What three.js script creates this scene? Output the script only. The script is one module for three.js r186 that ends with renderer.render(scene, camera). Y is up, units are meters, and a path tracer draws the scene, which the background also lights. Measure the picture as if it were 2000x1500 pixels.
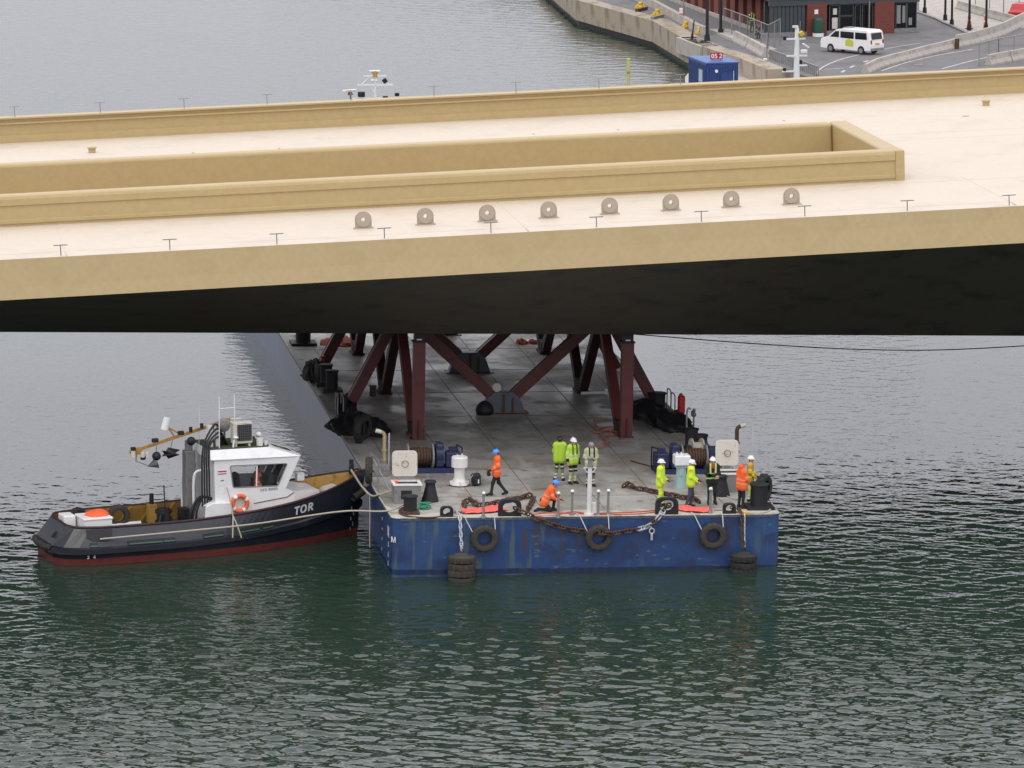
import * as THREE from 'three';
import { mergeGeometries } from 'three/addons/utils/BufferGeometryUtils.js';
import { RoundedBoxGeometry } from 'three/addons/geometries/RoundedBoxGeometry.js';
import { FontLoader } from 'three/addons/loaders/FontLoader.js';
import { TextGeometry } from 'three/addons/geometries/TextGeometry.js';

// ------------------------------------------------------------------ camera, sky, sun, exposure
const scene = new THREE.Scene();
const EYE = 37.5, PITCH = Math.atan(1541 / 9000);            // viewing terrace 37.5 m above the water, long lens
const camera = new THREE.PerspectiveCamera(2 * Math.atan(750 / 9000) * 180 / Math.PI, 4 / 3, 5, 9000);
camera.position.set(0, EYE, 0);
camera.rotation.set(-PITCH, 0, 0);
const renderer = new THREE.WebGLRenderer({ antialias: true });
renderer.toneMapping = THREE.LinearToneMapping;
renderer.toneMappingExposure = 1.0;
renderer.shadowMap.enabled = true;

const clamp = (x, a = 0, b = 1) => Math.min(b, Math.max(a, x)), sm = (a, b, x) => { const t = clamp((x - a) / (b - a)); return t * t * (3 - 2 * t); };
{ // overcast sky: an even cloud sheet, brighter overhead, a little mottled
  const W = 256, H = 128, d = new Float32Array(W * H * 4);
  for (let j = 0; j < H; j++) for (let i = 0; i < W; i++) {
    const el = ((j + 0.5) / H - 0.5) * Math.PI, az = (i / W) * Math.PI * 2;
    const s = Math.max(0, Math.sin(el));
    let L = el >= 0 ? 0.64 + 0.86 * sm(0.03, 0.3, s) + 0.05 * s : 0.35;
    if (el > 0) L *= 1 + 0.05 * Math.sin(3 * az + 7 * s) * Math.sin(11 * s + az * 2) + 0.035 * Math.sin(9 * az - 15 * s);
    const k = (j * W + i) * 4;
    d[k] = L * 0.98; d[k + 1] = L * 0.98; d[k + 2] = L * 1.055; d[k + 3] = 1;
  }
  const t = new THREE.DataTexture(d, W, H, THREE.RGBAFormat, THREE.FloatType);
  t.mapping = THREE.EquirectangularReflectionMapping; t.magFilter = t.minFilter = THREE.LinearFilter; t.needsUpdate = true;
  scene.background = t; scene.environment = t;
}
const sun = new THREE.DirectionalLight(0xfff1dc, 0.5);
sun.position.set(-60, 190, -60); sun.target.position.set(0, 0, -190);
sun.castShadow = true; sun.shadow.radius = 40; sun.shadow.mapSize.set(2048, 2048);
Object.assign(sun.shadow.camera, { left: -80, right: 80, top: 120, bottom: -120, near: 10, far: 600 });
scene.add(sun, sun.target);

// ------------------------------------------------------------------ helpers
const V = (x, y, z) => new THREE.Vector3(x, y, z);
let _s = 12345;
const seed = s => { _s = s >>> 0; };
const rnd = () => { _s = (_s + 0x6D2B79F5) >>> 0; let t = _s; t = Math.imul(t ^ (t >>> 15), t | 1); t ^= t + Math.imul(t ^ (t >>> 7), t | 61); return ((t ^ (t >>> 14)) >>> 0) / 4294967296; };
const rr = (a, b) => a + (b - a) * rnd();
const lerp = (a, b, t) => a + (b - a) * t;
// survey of the place: the point of height h that the photograph shows at (px, py)
function ray(px, py) {
  const cx = (px - 1000) / 9000, cy = -(py - 750) / 9000, c = Math.cos(PITCH), s = Math.sin(PITCH);
  return V(cx, cy * c - s, -c - cy * s);
}
function on(px, py, h = 0) { const r = ray(px, py); return r.multiplyScalar((h - EYE) / r.y).add(V(0, EYE, 0)); }
function onPlane(px, py, p0, n) { const r = ray(px, py); const t = p0.clone().sub(V(0, EYE, 0)).dot(n) / r.dot(n); return r.multiplyScalar(t).add(V(0, EYE, 0)); }

// noise (tileable with period p)
function hash(x, y, s) { let h = Math.imul(x, 374761393) + Math.imul(y, 668265263) + Math.imul(s, 1274126177); h = Math.imul(h ^ (h >>> 13), 1274126177); return ((h ^ (h >>> 16)) >>> 0) / 4294967296; }
function vn(x, y, px, py, s) {
  const xi = Math.floor(x), yi = Math.floor(y), fx = x - xi, fy = y - yi, u = fx * fx * (3 - 2 * fx), v = fy * fy * (3 - 2 * fy);
  const m = (a, b) => ((a % b) + b) % b, x0 = m(xi, px), x1 = m(xi + 1, px), y0 = m(yi, py), y1 = m(yi + 1, py);
  return lerp(lerp(hash(x0, y0, s), hash(x1, y0, s), u), lerp(hash(x0, y1, s), hash(x1, y1, s), u), v);
}
function fbm(u, v, f, oct, s, fy = f) { let a = 0, w = 0.5, n = 0; for (let o = 0; o < oct; o++) { a += w * vn(u * f, v * fy, f, fy, s + o * 17); n += w; f *= 2; fy *= 2; w *= 0.5; } return a / n; }
function tex(w, h, fn, { srgb = true, metres = null } = {}) {
  const d = new Uint8Array(w * h * 4);
  for (let j = 0; j < h; j++) for (let i = 0; i < w; i++) {
    const c = fn(i / w, j / h), k = (j * w + i) * 4;
    d[k] = clamp(c[0]) * 255; d[k + 1] = clamp(c[1]) * 255; d[k + 2] = clamp(c[2]) * 255; d[k + 3] = 255;
  }
  const t = new THREE.DataTexture(d, w, h, THREE.RGBAFormat);
  t.wrapS = t.wrapT = THREE.RepeatWrapping; t.magFilter = THREE.LinearFilter; t.minFilter = THREE.LinearMipmapLinearFilter; t.generateMipmaps = true;
  if (srgb) t.colorSpace = THREE.SRGBColorSpace;
  if (metres) t.repeat.set(1 / metres[0], 1 / metres[1]);
  t.needsUpdate = true; return t;
}
const lin2s = x => x <= 0.0031308 ? 12.92 * x : 1.055 * Math.pow(x, 1 / 2.4) - 0.055;
const S = a => a.map(lin2s);
const mixc = (a, b, t) => [lerp(a[0], b[0], t), lerp(a[1], b[1], t), lerp(a[2], b[2], t)];
// materials: linear base colours
function mt(c, rough = 0.6, metal = 0, extra = {}) {
  const m = new THREE.MeshStandardMaterial({ roughness: rough, metalness: metal, side: THREE.DoubleSide, ...extra });
  m.color.setRGB(c[0], c[1], c[2]); return m;
}
// mottled paint: base colour with speckle and patches of a second colour; uv in metres
function mottled(c, c2, amount, rough, size = [3, 3], o = {}) {
  const map = tex(o.res || 256, o.res || 256, (u, v) => {
    const a = fbm(u, v, o.f || 5, 4, o.seed || 3), st = o.streak ? fbm(u, v, o.streak, 2, 31 + (o.seed || 0), 2) : 0.5;
    const fine = fbm(u, v, 40, 2, 77 + (o.seed || 0));
    let t = sm(o.lo ?? 0.5, o.hi ?? 0.8, a * (o.streak ? 0.55 : 1) + (o.streak ? 0.45 * st : 0)) * amount;
    const g = 1 + (fine - 0.5) * (o.grain ?? 0.18);
    return S(mixc(c, c2, t).map(x => x * g));
  }, { metres: size });
  return new THREE.MeshStandardMaterial({ map, roughness: rough, metalness: o.metal || 0, side: THREE.DoubleSide });
}
// geometry helpers
const clean = g => { const n = g.index ? g.toNonIndexed() : g; for (const k of Object.keys(n.attributes)) if (!['position', 'normal', 'uv', 'color'].includes(k)) n.deleteAttribute(k); return n; };
function mg(list) {
  list = list.flat(Infinity).map(clean);
  const col = list.some(g => g.attributes.color);
  for (const g of list) {
    const n = g.attributes.position.count;
    if (!g.attributes.uv) g.setAttribute('uv', new THREE.BufferAttribute(new Float32Array(n * 2), 2));
    if (col && !g.attributes.color) g.setAttribute('color', new THREE.BufferAttribute(new Float32Array(n * 3).fill(1), 3));
  }
  return list.length === 1 ? list[0] : mergeGeometries(list);
}
function xf(g, p = [0, 0, 0], r = [0, 0, 0]) { return g.applyMatrix4(new THREE.Matrix4().compose(V(...p), new THREE.Quaternion().setFromEuler(new THREE.Euler(...r)), V(1, 1, 1))); }
const box = (w, h, d, p, r) => xf(new THREE.BoxGeometry(w, h, d), p, r);
const rbox = (w, h, d, rad, p, r, seg = 2) => xf(new RoundedBoxGeometry(w, h, d, seg, rad), p, r);
const cyl = (a, b, h, p, r, n = 16) => xf(new THREE.CylinderGeometry(a, b, h, n), p, r);
const tor = (R, r, p, rot, n = 8, m = 20) => xf(new THREE.TorusGeometry(R, r, n, m), p, rot);
const sph = (r, p, n = 12) => xf(new THREE.SphereGeometry(r, n, Math.max(6, n * 0.7 | 0)), p);
const lathe = (pts, p, r, n = 20) => xf(new THREE.LatheGeometry(pts.map(q => new THREE.Vector2(q[0], q[1])), n), p, r);
function between(g, a, b) { // g is modelled along +y with unit length, centred
  const d = b.clone().sub(a), q = new THREE.Quaternion().setFromUnitVectors(V(0, 1, 0), d.clone().normalize());
  return g.applyMatrix4(new THREE.Matrix4().compose(a.clone().add(b).multiplyScalar(0.5), q, V(1, d.length(), 1)));
}
const vec = a => a.isVector3 ? a : V(...a);
const bar = (a, b, r, r2 = r, n = 8) => between(new THREE.CylinderGeometry(r2, r, 1, n), vec(a), vec(b));
function beam(a, b, w, d, up = V(0, 0, 1)) { // rectangular bar, w across, d along 'up'-ish
  a = vec(a); b = vec(b); const y = b.clone().sub(a), L = y.length(); y.normalize();
  const x = y.clone().cross(up).normalize(), z = x.clone().cross(y).normalize();
  const m = new THREE.Matrix4().makeBasis(x, y, z).setPosition(a.clone().add(b).multiplyScalar(0.5));
  return new THREE.BoxGeometry(w, L, d).applyMatrix4(m);
}
const tube = (pts, r, n = 40, k = 6) => new THREE.TubeGeometry(new THREE.CatmullRomCurve3(pts.map(vec)), n, r, k);
function ext(pts, depth, o = {}) { const s = new THREE.Shape(pts.map(p => new THREE.Vector2(p[0], p[1]))); return new THREE.ExtrudeGeometry(s, { depth, bevelEnabled: !!o.bevel, bevelSize: o.bevel || 0, bevelThickness: o.bevel || 0, bevelSegments: 2, curveSegments: 8 }); }
function boxUV(g) { // uv in metres from the dominant axis of the normal
  const p = g.attributes.position, n = g.attributes.normal, uv = new Float32Array(p.count * 2);
  for (let i = 0; i < p.count; i++) {
    const ax = Math.abs(n.getX(i)), ay = Math.abs(n.getY(i)), az = Math.abs(n.getZ(i));
    if (ay >= ax && ay >= az) { uv[2 * i] = p.getX(i); uv[2 * i + 1] = p.getZ(i); }
    else if (ax >= az) { uv[2 * i] = p.getZ(i); uv[2 * i + 1] = p.getY(i); }
    else { uv[2 * i] = p.getX(i); uv[2 * i + 1] = p.getY(i); }
  }
  g.setAttribute('uv', new THREE.BufferAttribute(uv, 2)); return g;
}
const taken = {};
function numbered(n) { if (!(n in taken)) { taken[n] = 0; return n; } taken[n]++; return n + '_' + String(taken[n]).padStart(3, '0'); }
function M(name, geos, material, parent, keepUV) {
  const g = mg([geos]); if (material.map && !keepUV) boxUV(g);
  const m = new THREE.Mesh(g, material); m.name = name; m.castShadow = m.receiveShadow = true;
  if (parent) parent.add(m); return m;
}
function thing(name, label, category, group) {
  const g = new THREE.Group(); g.name = numbered(name); g.userData = { label, category }; if (group) g.userData.group = group; scene.add(g); return g;
}
function solo(name, geos, material, label, category, group, keepUV) { // a thing that is one mesh
  const m = M(numbered(name), geos, material, scene, keepUV); m.userData = { label, category }; if (group) m.userData.group = group; return m;
}
function struct(name, geos, material, keepUV) { const m = M(name, geos, material, scene, keepUV); m.userData = { kind: 'structure' }; return m; }
const font = await new FontLoader().loadAsync('fonts/droid/droid_sans_bold.typeface.json');
function text(str, size, depth = 0.01) { const g = new TextGeometry(str, { font, size, depth, curveSegments: 4, bevelEnabled: false }); g.computeBoundingBox(); g.translate(-(g.boundingBox.max.x + g.boundingBox.min.x) / 2, 0, 0); return g; }

// ------------------------------------------------------------------ shared materials
const mat = {
  gold: mottled([0.45, 0.34, 0.165], [0.42, 0.315, 0.15], 0.7, 0.5, [6, 6], { grain: 0.1 }),
  cream: mottled([0.585, 0.505, 0.40], [0.53, 0.455, 0.355], 0.8, 0.55, [9, 9], { grain: 0.08, res: 512 }),
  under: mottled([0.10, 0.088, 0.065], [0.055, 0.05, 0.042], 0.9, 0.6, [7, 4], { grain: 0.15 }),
  eye: mt([0.40, 0.34, 0.265], 0.6),
  galv: mt([0.28, 0.28, 0.27], 0.45, 0.4),
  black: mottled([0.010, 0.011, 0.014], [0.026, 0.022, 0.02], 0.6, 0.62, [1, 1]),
  rubber: mottled([0.022, 0.021, 0.02], [0.055, 0.05, 0.045], 0.8, 0.85, [0.8, 0.8]),
  rubberBrown: mottled([0.05, 0.042, 0.034], [0.09, 0.075, 0.058], 0.8, 0.85, [0.8, 0.8]),
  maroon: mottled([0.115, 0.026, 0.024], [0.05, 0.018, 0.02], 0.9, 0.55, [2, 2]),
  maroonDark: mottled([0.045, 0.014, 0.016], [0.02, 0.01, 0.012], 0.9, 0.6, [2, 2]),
  rust: mottled([0.085, 0.045, 0.028], [0.035, 0.02, 0.015], 0.9, 0.8, [0.5, 0.5]),
  white: mottled([0.74, 0.73, 0.70], [0.55, 0.5, 0.43], 0.5, 0.45, [1.5, 1.5], { lo: 0.6, hi: 0.9 }),
  cleanWhite: mottled([0.80, 0.80, 0.79], [0.68, 0.68, 0.67], 0.5, 0.3, [2, 2], { grain: 0.06 }),
  offWhite: mottled([0.62, 0.58, 0.50], [0.34, 0.24, 0.15], 0.8, 0.6, [0.9, 0.9], { lo: 0.62, hi: 0.85, f: 8 }),
  grey: mottled([0.22, 0.22, 0.215], [0.13, 0.12, 0.11], 0.8, 0.6, [1.2, 1.2]),
  steelBlue: mottled([0.10, 0.125, 0.14], [0.06, 0.07, 0.075], 0.8, 0.5, [1, 1]),
  navy: mottled([0.022, 0.032, 0.095], [0.02, 0.022, 0.04], 0.8, 0.4, [1, 1]),
  teal: mt([0.33, 0.48, 0.46], 0.5),
  ochre: mottled([0.42, 0.245, 0.055], [0.30, 0.16, 0.04], 0.9, 0.55, [1.2, 1.2]),
  orange: mt([0.80, 0.13, 0.04], 0.6),
  red: mt([0.42, 0.02, 0.02], 0.45),
  pink: mottled([0.80, 0.12, 0.10], [0.75, 0.25, 0.20], 0.8, 0.8, [0.3, 0.3]),
  rope: mt([0.42, 0.38, 0.30], 0.9),
  ropeWhite: mt([0.62, 0.62, 0.60], 0.8),
  ropeRed: mt([0.52, 0.10, 0.05], 0.8),
  green: mt([0.04, 0.24, 0.13], 0.8),
  yellow: mt([0.65, 0.42, 0.04], 0.6),
  glass: new THREE.MeshPhysicalMaterial({ color: 0xffffff, transmission: 1, thickness: 0, roughness: 0.03, ior: 1.5, side: THREE.DoubleSide }),
  darkGlass: new THREE.MeshPhysicalMaterial({ color: 0x0c1114, roughness: 0.08, metalness: 0, ior: 1.5, side: THREE.DoubleSide }),
  concrete: mottled([0.37, 0.315, 0.24], [0.22, 0.175, 0.12], 0.9, 0.9, [4, 4], { streak: 14, lo: 0.42, hi: 0.75, res: 512 }),
  concretePale: mottled([0.42, 0.385, 0.34], [0.27, 0.235, 0.20], 0.8, 0.9, [3, 3], { res: 256 }),
  asphalt: mottled([0.155, 0.15, 0.15], [0.105, 0.10, 0.10], 0.8, 0.9, [14, 14], { res: 512, grain: 0.3 }),
  brick: mottled([0.175, 0.05, 0.036], [0.11, 0.032, 0.026], 0.8, 0.85, [1, 1], { f: 14, grain: 0.4 }),
  clad: mottled([0.05, 0.06, 0.065], [0.035, 0.042, 0.047], 0.8, 0.5, [2, 2]),
  paintWhite: mottled([0.55, 0.54, 0.52], [0.28, 0.27, 0.26], 0.8, 0.85, [1.5, 1.5]),
};

// ------------------------------------------------------------------ water: one sheet, waves as real relief
{
  const xs = [], zs = [];
  { for (const [lim, sg] of [[50, -1], [34, 1]]) { let x = 0, st = 0.14; const pos = []; while (x < 3500) { pos.push(sg * x); if (x > lim) st *= 1.16; x += st; } if (sg < 0) { pos.shift(); pos.reverse(); } xs.push(...pos); } }
  { let z = -132, st = 0.13; const near = []; let zz = z, s2 = 0.15; while (zz < 600) { s2 *= 1.25; zz += s2; near.push(zz); } near.reverse(); zs.push(...near);
    while (z > -5200) { zs.push(z); if (z < -205) st = z > -470 ? Math.min(0.36, st * 1.003) : st * 1.14; z -= st; } }
  seed(77);
  const waves = [];
  for (let i = 0; i < 74; i++) {
    const lam = 0.36 * Math.pow(8, Math.pow(rnd(), 1.6)), k = 2 * Math.PI / lam;
    const dir = rr(-1.1, 1.1) * (0.35 + 0.65 * rnd()) - 0.12, ph = rr(0, 6.283);
    const slope = 0.0165 * rr(0.6, 1.3) * (lam > 1.6 ? 0.6 : 1);
    waves.push([k * Math.sin(dir), k * Math.cos(dir), ph, slope / k, lam]);
  }
  const nx = xs.length, nz = zs.length, P = new Float32Array(nx * nz * 3), N = new Float32Array(nx * nz * 3), UV = new Float32Array(nx * nz * 2);
  for (let j = 0; j < nz; j++) for (let i = 0; i < nx; i++) {
    const x = xs[i], z = zs[j], k3 = (j * nx + i) * 3;
    const cell = Math.max(i ? xs[i] - xs[i - 1] : 9, j ? zs[j - 1] - zs[j] : 9);
    let y = 0, dx = 0, dz = 0;
    if (cell < 1.2) {
      const lee = z > -152 ? 1.6 : z > -172 ? lerp(1.2, 1.6, (z + 172) / 20) : z > -200 ? lerp(0.48, 1.2, (z + 200) / 28) : z > -230 ? 0.48 : lerp(0.48, 1.0, Math.min(1, (-230 - z) / 60));
      const gust = lee * (0.72 + 0.5 * vn(x * 0.05 + 40, z * 0.022 + 90, 4096, 4096, 5) * (0.55 + 0.9 * vn(x * 0.16 + 11, z * 0.07 + 300, 4096, 4096, 9)));
      for (const w of waves) {
        const f = clamp((w[4] / cell - 2) / 2); if (f <= 0) continue;
        const a = w[0] * x + w[1] * z + w[2], am = w[3] * f * gust, s = Math.sin(a), c = Math.cos(a);
        y += am * (s - 0.22 * Math.cos(2 * a)); const g = am * (c + 0.44 * Math.sin(2 * a)); dx += g * w[0]; dz += g * w[1];
      }
    }
    P[k3] = x; P[k3 + 1] = y; P[k3 + 2] = z; UV[(j * nx + i) * 2] = x / 9.7 + 0.02 * z / 9.7; UV[(j * nx + i) * 2 + 1] = z / 9.7;
    const l = Math.hypot(dx, 1, dz); N[k3] = -dx / l; N[k3 + 1] = 1 / l; N[k3 + 2] = -dz / l;
  }
  const I = new Uint32Array((nx - 1) * (nz - 1) * 6); let q = 0;
  for (let j = 0; j < nz - 1; j++) for (let i = 0; i < nx - 1; i++) { const a = j * nx + i, b = a + 1, c = a + nx, d = c + 1; I[q++] = a; I[q++] = b; I[q++] = c; I[q++] = b; I[q++] = d; I[q++] = c; }
  const g = new THREE.BufferGeometry();
  g.setAttribute('position', new THREE.BufferAttribute(P, 3)); g.setAttribute('normal', new THREE.BufferAttribute(N, 3)); g.setAttribute('uv', new THREE.BufferAttribute(UV, 2)); g.setIndex(new THREE.BufferAttribute(I, 1));
  const wm = new THREE.MeshPhysicalMaterial({ roughness: 0.06, ior: 1.333, metalness: 0, side: THREE.DoubleSide });
  wm.color.setRGB(0.019, 0.036, 0.024);
  const rip = []; seed(31); for (let i = 0; i < 46; i++) { const m = 14 + rnd() * 52, th = rr(-1.2, 1.2); rip.push([Math.round(m * Math.sin(th)), Math.round(m * Math.cos(th)), rr(0, 6.283), 1 / m]); }
  let rs = 0; for (const r of rip) rs += r[3] * r[3] / 2; rs = Math.sqrt(rs);
  wm.bumpMap = tex(1024, 1024, (u, v) => { let h = 0; for (const r of rip) h += r[3] * Math.sin(6.28318 * (r[0] * u + r[1] * v) + r[2]); h = 0.5 + h / (rs * 7); return [h, h, h]; }, { srgb: false }); wm.bumpScale = 0.013;
  const w = new THREE.Mesh(g, wm); w.name = 'water'; w.userData = { kind: 'structure' }; w.receiveShadow = true; w.castShadow = true; scene.add(w);
}

// ------------------------------------------------------------------ frames: barge and bridge
const BARGE_YAW = 8.3 * Math.PI / 180, BW = 15.28, BL = 78;
const barge0 = new THREE.Object3D(); barge0.position.set(-4.62, 2.34, -174.55);
barge0.rotation.order = 'YXZ'; barge0.rotation.set(0, BARGE_YAW, -1.0 * Math.PI / 180); barge0.updateMatrix();
const Bm = barge0.matrix.clone(), Bi = Bm.clone().invert(), Bn = V(0, 1, 0).transformDirection(Bm), Bq = barge0.quaternion.clone();
const onDeck = (px, py, h = 0) => onPlane(px, py, V(0, h, 0).applyMatrix4(Bm), Bn).applyMatrix4(Bi);     // barge coordinates: x across, z < 0 aft
const onBow = (px, py) => onPlane(px, py, barge0.position, V(0, 0, 1).transformDirection(Bm)).applyMatrix4(Bi);
function aboard(o, p, turn = 0) { o.position.copy(p).applyMatrix4(Bm); o.quaternion.copy(Bq).multiply(new THREE.Quaternion().setFromAxisAngle(V(0, 1, 0), turn)); return o; }
function aboard0(o) { o.position.copy(barge0.position); o.quaternion.copy(Bq); return o; }     // a thing modelled in barge coordinates

// bridge frame: x along, y up from the deck plane, z towards the viewer; origin on the near edge
const zDirB = V(Math.sin(BARGE_YAW), 0, Math.cos(BARGE_YAW));
const F0 = V(0, 0, -183.4);
const eL = onPlane(0, 506, F0, zDirB), eR = onPlane(2000, 400, F0, zDirB), eM = eL.clone().add(eR).multiplyScalar(0.5);
const bx = eR.clone().sub(eL).normalize(), by = zDirB.clone().cross(bx).normalize();
const Gm = new THREE.Matrix4().makeBasis(bx, by, zDirB).setPosition(eM), Gi = Gm.clone().invert();
const onTop = (px, py, h = 0) => onPlane(px, py, eM.clone().addScaledVector(by, h), by).applyMatrix4(Gi);
const onFace = (px, py, z = 0) => onPlane(px, py, eM.clone().addScaledVector(zDirB, z), zDirB).applyMatrix4(Gi);

// ------------------------------------------------------------------ golden bridge span
const bridge = thing('bridge_span', 'huge golden steel bridge span with cream deck lying across the barge', 'bridge');
bridge.matrixAutoUpdate = true; bridge.position.setFromMatrixPosition(Gm); bridge.quaternion.setFromRotationMatrix(Gm);
const colFront = onDeck(820, 860).z + 0.28;                                     // soffit edge stands over the front columns
const zSof = V(3, 0, colFront).applyMatrix4(Bm).applyMatrix4(Gi).z;
const XL = -52, XR = 52;
const FZ = 0.45, fb = [onFace(0, 587, FZ), onFace(2000, 474.5, FZ)], sf = [onFace(0, 648.5, zSof), onFace(2000, 656, zSof)];
const lineY = (l, x) => lerp(l[0].y, l[1].y, (x - l[0].x) / (l[1].x - l[0].x));
const fbY = x => lineY(fb, x), sofY = x => lineY(sf, x);
const zBack = onTop(1000, 231).z;                                               // foot of the far parapet
const zFar = zBack - 1.1;
const quad = (a, b, c, d) => { const g = new THREE.BufferGeometry(); g.setAttribute('position', new THREE.Float32BufferAttribute([a, b, c, a, c, d].flat(), 3)); g.computeVertexNormals(); return g; };
// well opening (hole with raised walls)
const WX = onTop(1758, 346.5).x, zN = onTop(1000, 392).z;                        // outer right end, outer near face
const WTH = 0.85, wallH = 1.3;
const zFo = onTop(1646, 235, wallH).z;                                          // outer far face
const zNi = zN - WTH, zFi = zFo + WTH, WXi = WX - WTH, WLx = -46;
{
  const deck = [];
  const band = 1.15, drop = -0.035;
  deck.push(quad([XL, drop, 0], [XR, drop, 0], [XR, 0, -band], [XL, 0, -band]));                 // edge strip falls to the near edge
  const strips = (x0, x1, z0, z1) => deck.push(quad([x0, 0, z0], [x1, 0, z0], [x1, 0, z1], [x0, 0, z1]));
  strips(XL, XR, -band, zNi); strips(WXi, XR, zNi, zFi); strips(XL, WLx, zNi, zFi); strips(XL, XR, zFi, zFar);
  M('deck', deck, mat.cream, bridge);
  // weld seams raised a few millimetres across and along the deck
  const seams = [];
  for (const x of [onTop(120, 470).x, onTop(1010, 430).x, 20.5, 33, -31]) seams.push(box(0.035, 0.008, -zN - 0.1, [x, 0.004, zN / 2 - 0.05]));
  for (const z of [-band, zN + 0.9, zFo - 2.0, zFo - 4.2]) seams.push(box(XR - XL, 0.006, 0.03, [0, 0.003, z]));
  M('weld_seam', seams, mat.cream, bridge);
  const f = [quad([XL, fbY(XL), FZ], [XR, fbY(XR), FZ], [XR, -0.036, 0], [XL, -0.036, 0])];
  f.push(quad([XL, fbY(XL), zFar], [XR, fbY(XR), zFar], [XR, 0, zFar], [XL, 0, zFar]));
  M('fascia', f, mat.gold, bridge);
  // haunched underside: sloping wing plates and the flat box bottom
  const zs2 = zSof, zs3 = zSof - (zFar * -1 + zSof) * 0 - (Math.abs(zFar) - 2 * Math.abs(zSof));
  const un = [], un2 = [];
  for (let i = 0; i < 26; i++) { const a = lerp(XL, XR, i / 26), b = lerp(XL, XR, (i + 1) / 26);
    un.push(quad([a, sofY(a), zs2], [b, sofY(b), zs2], [b, fbY(b), FZ], [a, fbY(a), FZ]));
    un2.push(quad([a, fbY(a), zFar], [b, fbY(b), zFar], [b, sofY(b), zs3], [a, sofY(a), zs3])); }
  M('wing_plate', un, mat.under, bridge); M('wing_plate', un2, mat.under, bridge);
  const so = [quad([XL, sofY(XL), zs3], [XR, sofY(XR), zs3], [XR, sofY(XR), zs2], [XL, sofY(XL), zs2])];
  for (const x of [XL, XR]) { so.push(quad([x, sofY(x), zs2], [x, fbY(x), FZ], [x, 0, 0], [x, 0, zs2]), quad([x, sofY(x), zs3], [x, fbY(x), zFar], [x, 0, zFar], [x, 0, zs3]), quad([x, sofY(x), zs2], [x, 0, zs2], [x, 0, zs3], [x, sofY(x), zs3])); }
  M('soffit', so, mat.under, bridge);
  // walls round the well: profile swept, with a rounded top and a recessed panel on the near side
  const wallProf = (len) => { const r = 0.16, h = wallH, pts = [[-WTH, -2.6], [-WTH, h - r], [-WTH + r * 0.3, h - r * 0.3], [-WTH + r, h], [-r, h], [-r * 0.3, h - r * 0.3], [0, h - r], [0, h - 0.42], [-0.07, h - 0.45], [-0.07, 0.28], [0, 0.24], [0, 0.12], [-0.05, 0.09], [-0.05, -0.3]]; return ext(pts, len); };
  const nl = WX - 0.42 - WLx;
  const near = xf(wallProf(nl), [0, 0, 0], [0, 0, 0]);      // profile in x,y; extruded along z
  near.applyMatrix4(new THREE.Matrix4().makeBasis(V(0, 0, 1), V(0, 1, 0), V(-1, 0, 0))); near.translate(WLx + nl, 0, zN);
  M('near_wall', near, mat.gold, bridge);
  M('end_wall', [rbox(WTH, wallH + 2.6, zNi - zFo, 0.13, [WX - WTH / 2, (wallH - 2.6) / 2, (zNi + zFo) / 2])], mat.gold, bridge); M('corner_post', [rbox(0.42, wallH + 0.4, WTH, 0.07, [WX - 0.21, (wallH - 0.4) / 2 + 0.004, zN - WTH / 2 + 0.004])], mat.gold, bridge);
  M('far_wall', [rbox(WX - WTH - WLx, wallH + 2.6, WTH, 0.16, [(WX - WTH + WLx) / 2, (wallH - 2.6) / 2, zFo + WTH / 2])], mat.gold, bridge);
  M('well_floor', [box(WXi - WLx, 0.05, zNi - zFi, [(WXi + WLx) / 2, -2.5, (zNi + zFi) / 2])], mat.gold, bridge);
  // far parapet
  const pp = [[0, -0.1], [0, 0.33], [-0.1, 0.37], [-0.06, 0.86], [0.08, 0.91], [0.08, 0.95], [-0.12, 1.0], [-0.12, 1.11], [0.03, 1.15], [0.03, 1.22], [-0.75, 1.22], [-0.75, -0.1]];
  const par = ext(pp, XR - XL); par.applyMatrix4(new THREE.Matrix4().makeBasis(V(0, 0, 1), V(0, 1, 0), V(-1, 0, 0))); par.translate(XR, 0, zBack);
  M('far_parapet', par, mat.gold, bridge);
  // lifting eyes
  for (const [x, y] of [[710, 446], [831, 439], [952, 432.5], [1072, 426], [1191, 418.5], [1310.5, 411.5], [1428.5, 405], [1546, 399.5]]) {
    const p = onTop(x, y), r = 0.34, h = 0.36, e = [];
    const s = new THREE.Shape(); s.moveTo(-r, 0); s.lineTo(-r, h); s.absarc(0, h, r, Math.PI, 0, true); s.lineTo(r, 0); s.closePath();
    const ho = new THREE.Path(); ho.absarc(0, h, 0.085, 0, Math.PI * 2, true); s.holes.push(ho);
    e.push(xf(new THREE.ExtrudeGeometry(s, { depth: 0.08, bevelEnabled: false, curveSegments: 14 }), [p.x, 0, p.z - 0.04]));
    const ring = new THREE.Shape(); ring.absarc(0, h, 0.3, 0, Math.PI * 2, false); const h2 = new THREE.Path(); h2.absarc(0, h, 0.09, 0, Math.PI * 2, true); ring.holes.push(h2);
    for (const dz of [0.04, -0.09]) e.push(xf(new THREE.ExtrudeGeometry(ring, { depth: 0.05, bevelEnabled: false, curveSegments: 14 }), [p.x, 0, p.z + dz]));
    e.push(box(0.8, 0.04, 0.26, [p.x, 0.02, p.z]));
    M('lifting_eye', e, mat.eye, bridge);
  }
  // T-shaped stanchions along both edges
  const tee = (p, h, w) => M('stanchion', [bar([p.x, 0, p.z], [p.x, h, p.z], 0.022), box(w, 0.035, 0.05, [p.x, h, p.z])], mat.galv, bridge);
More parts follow.
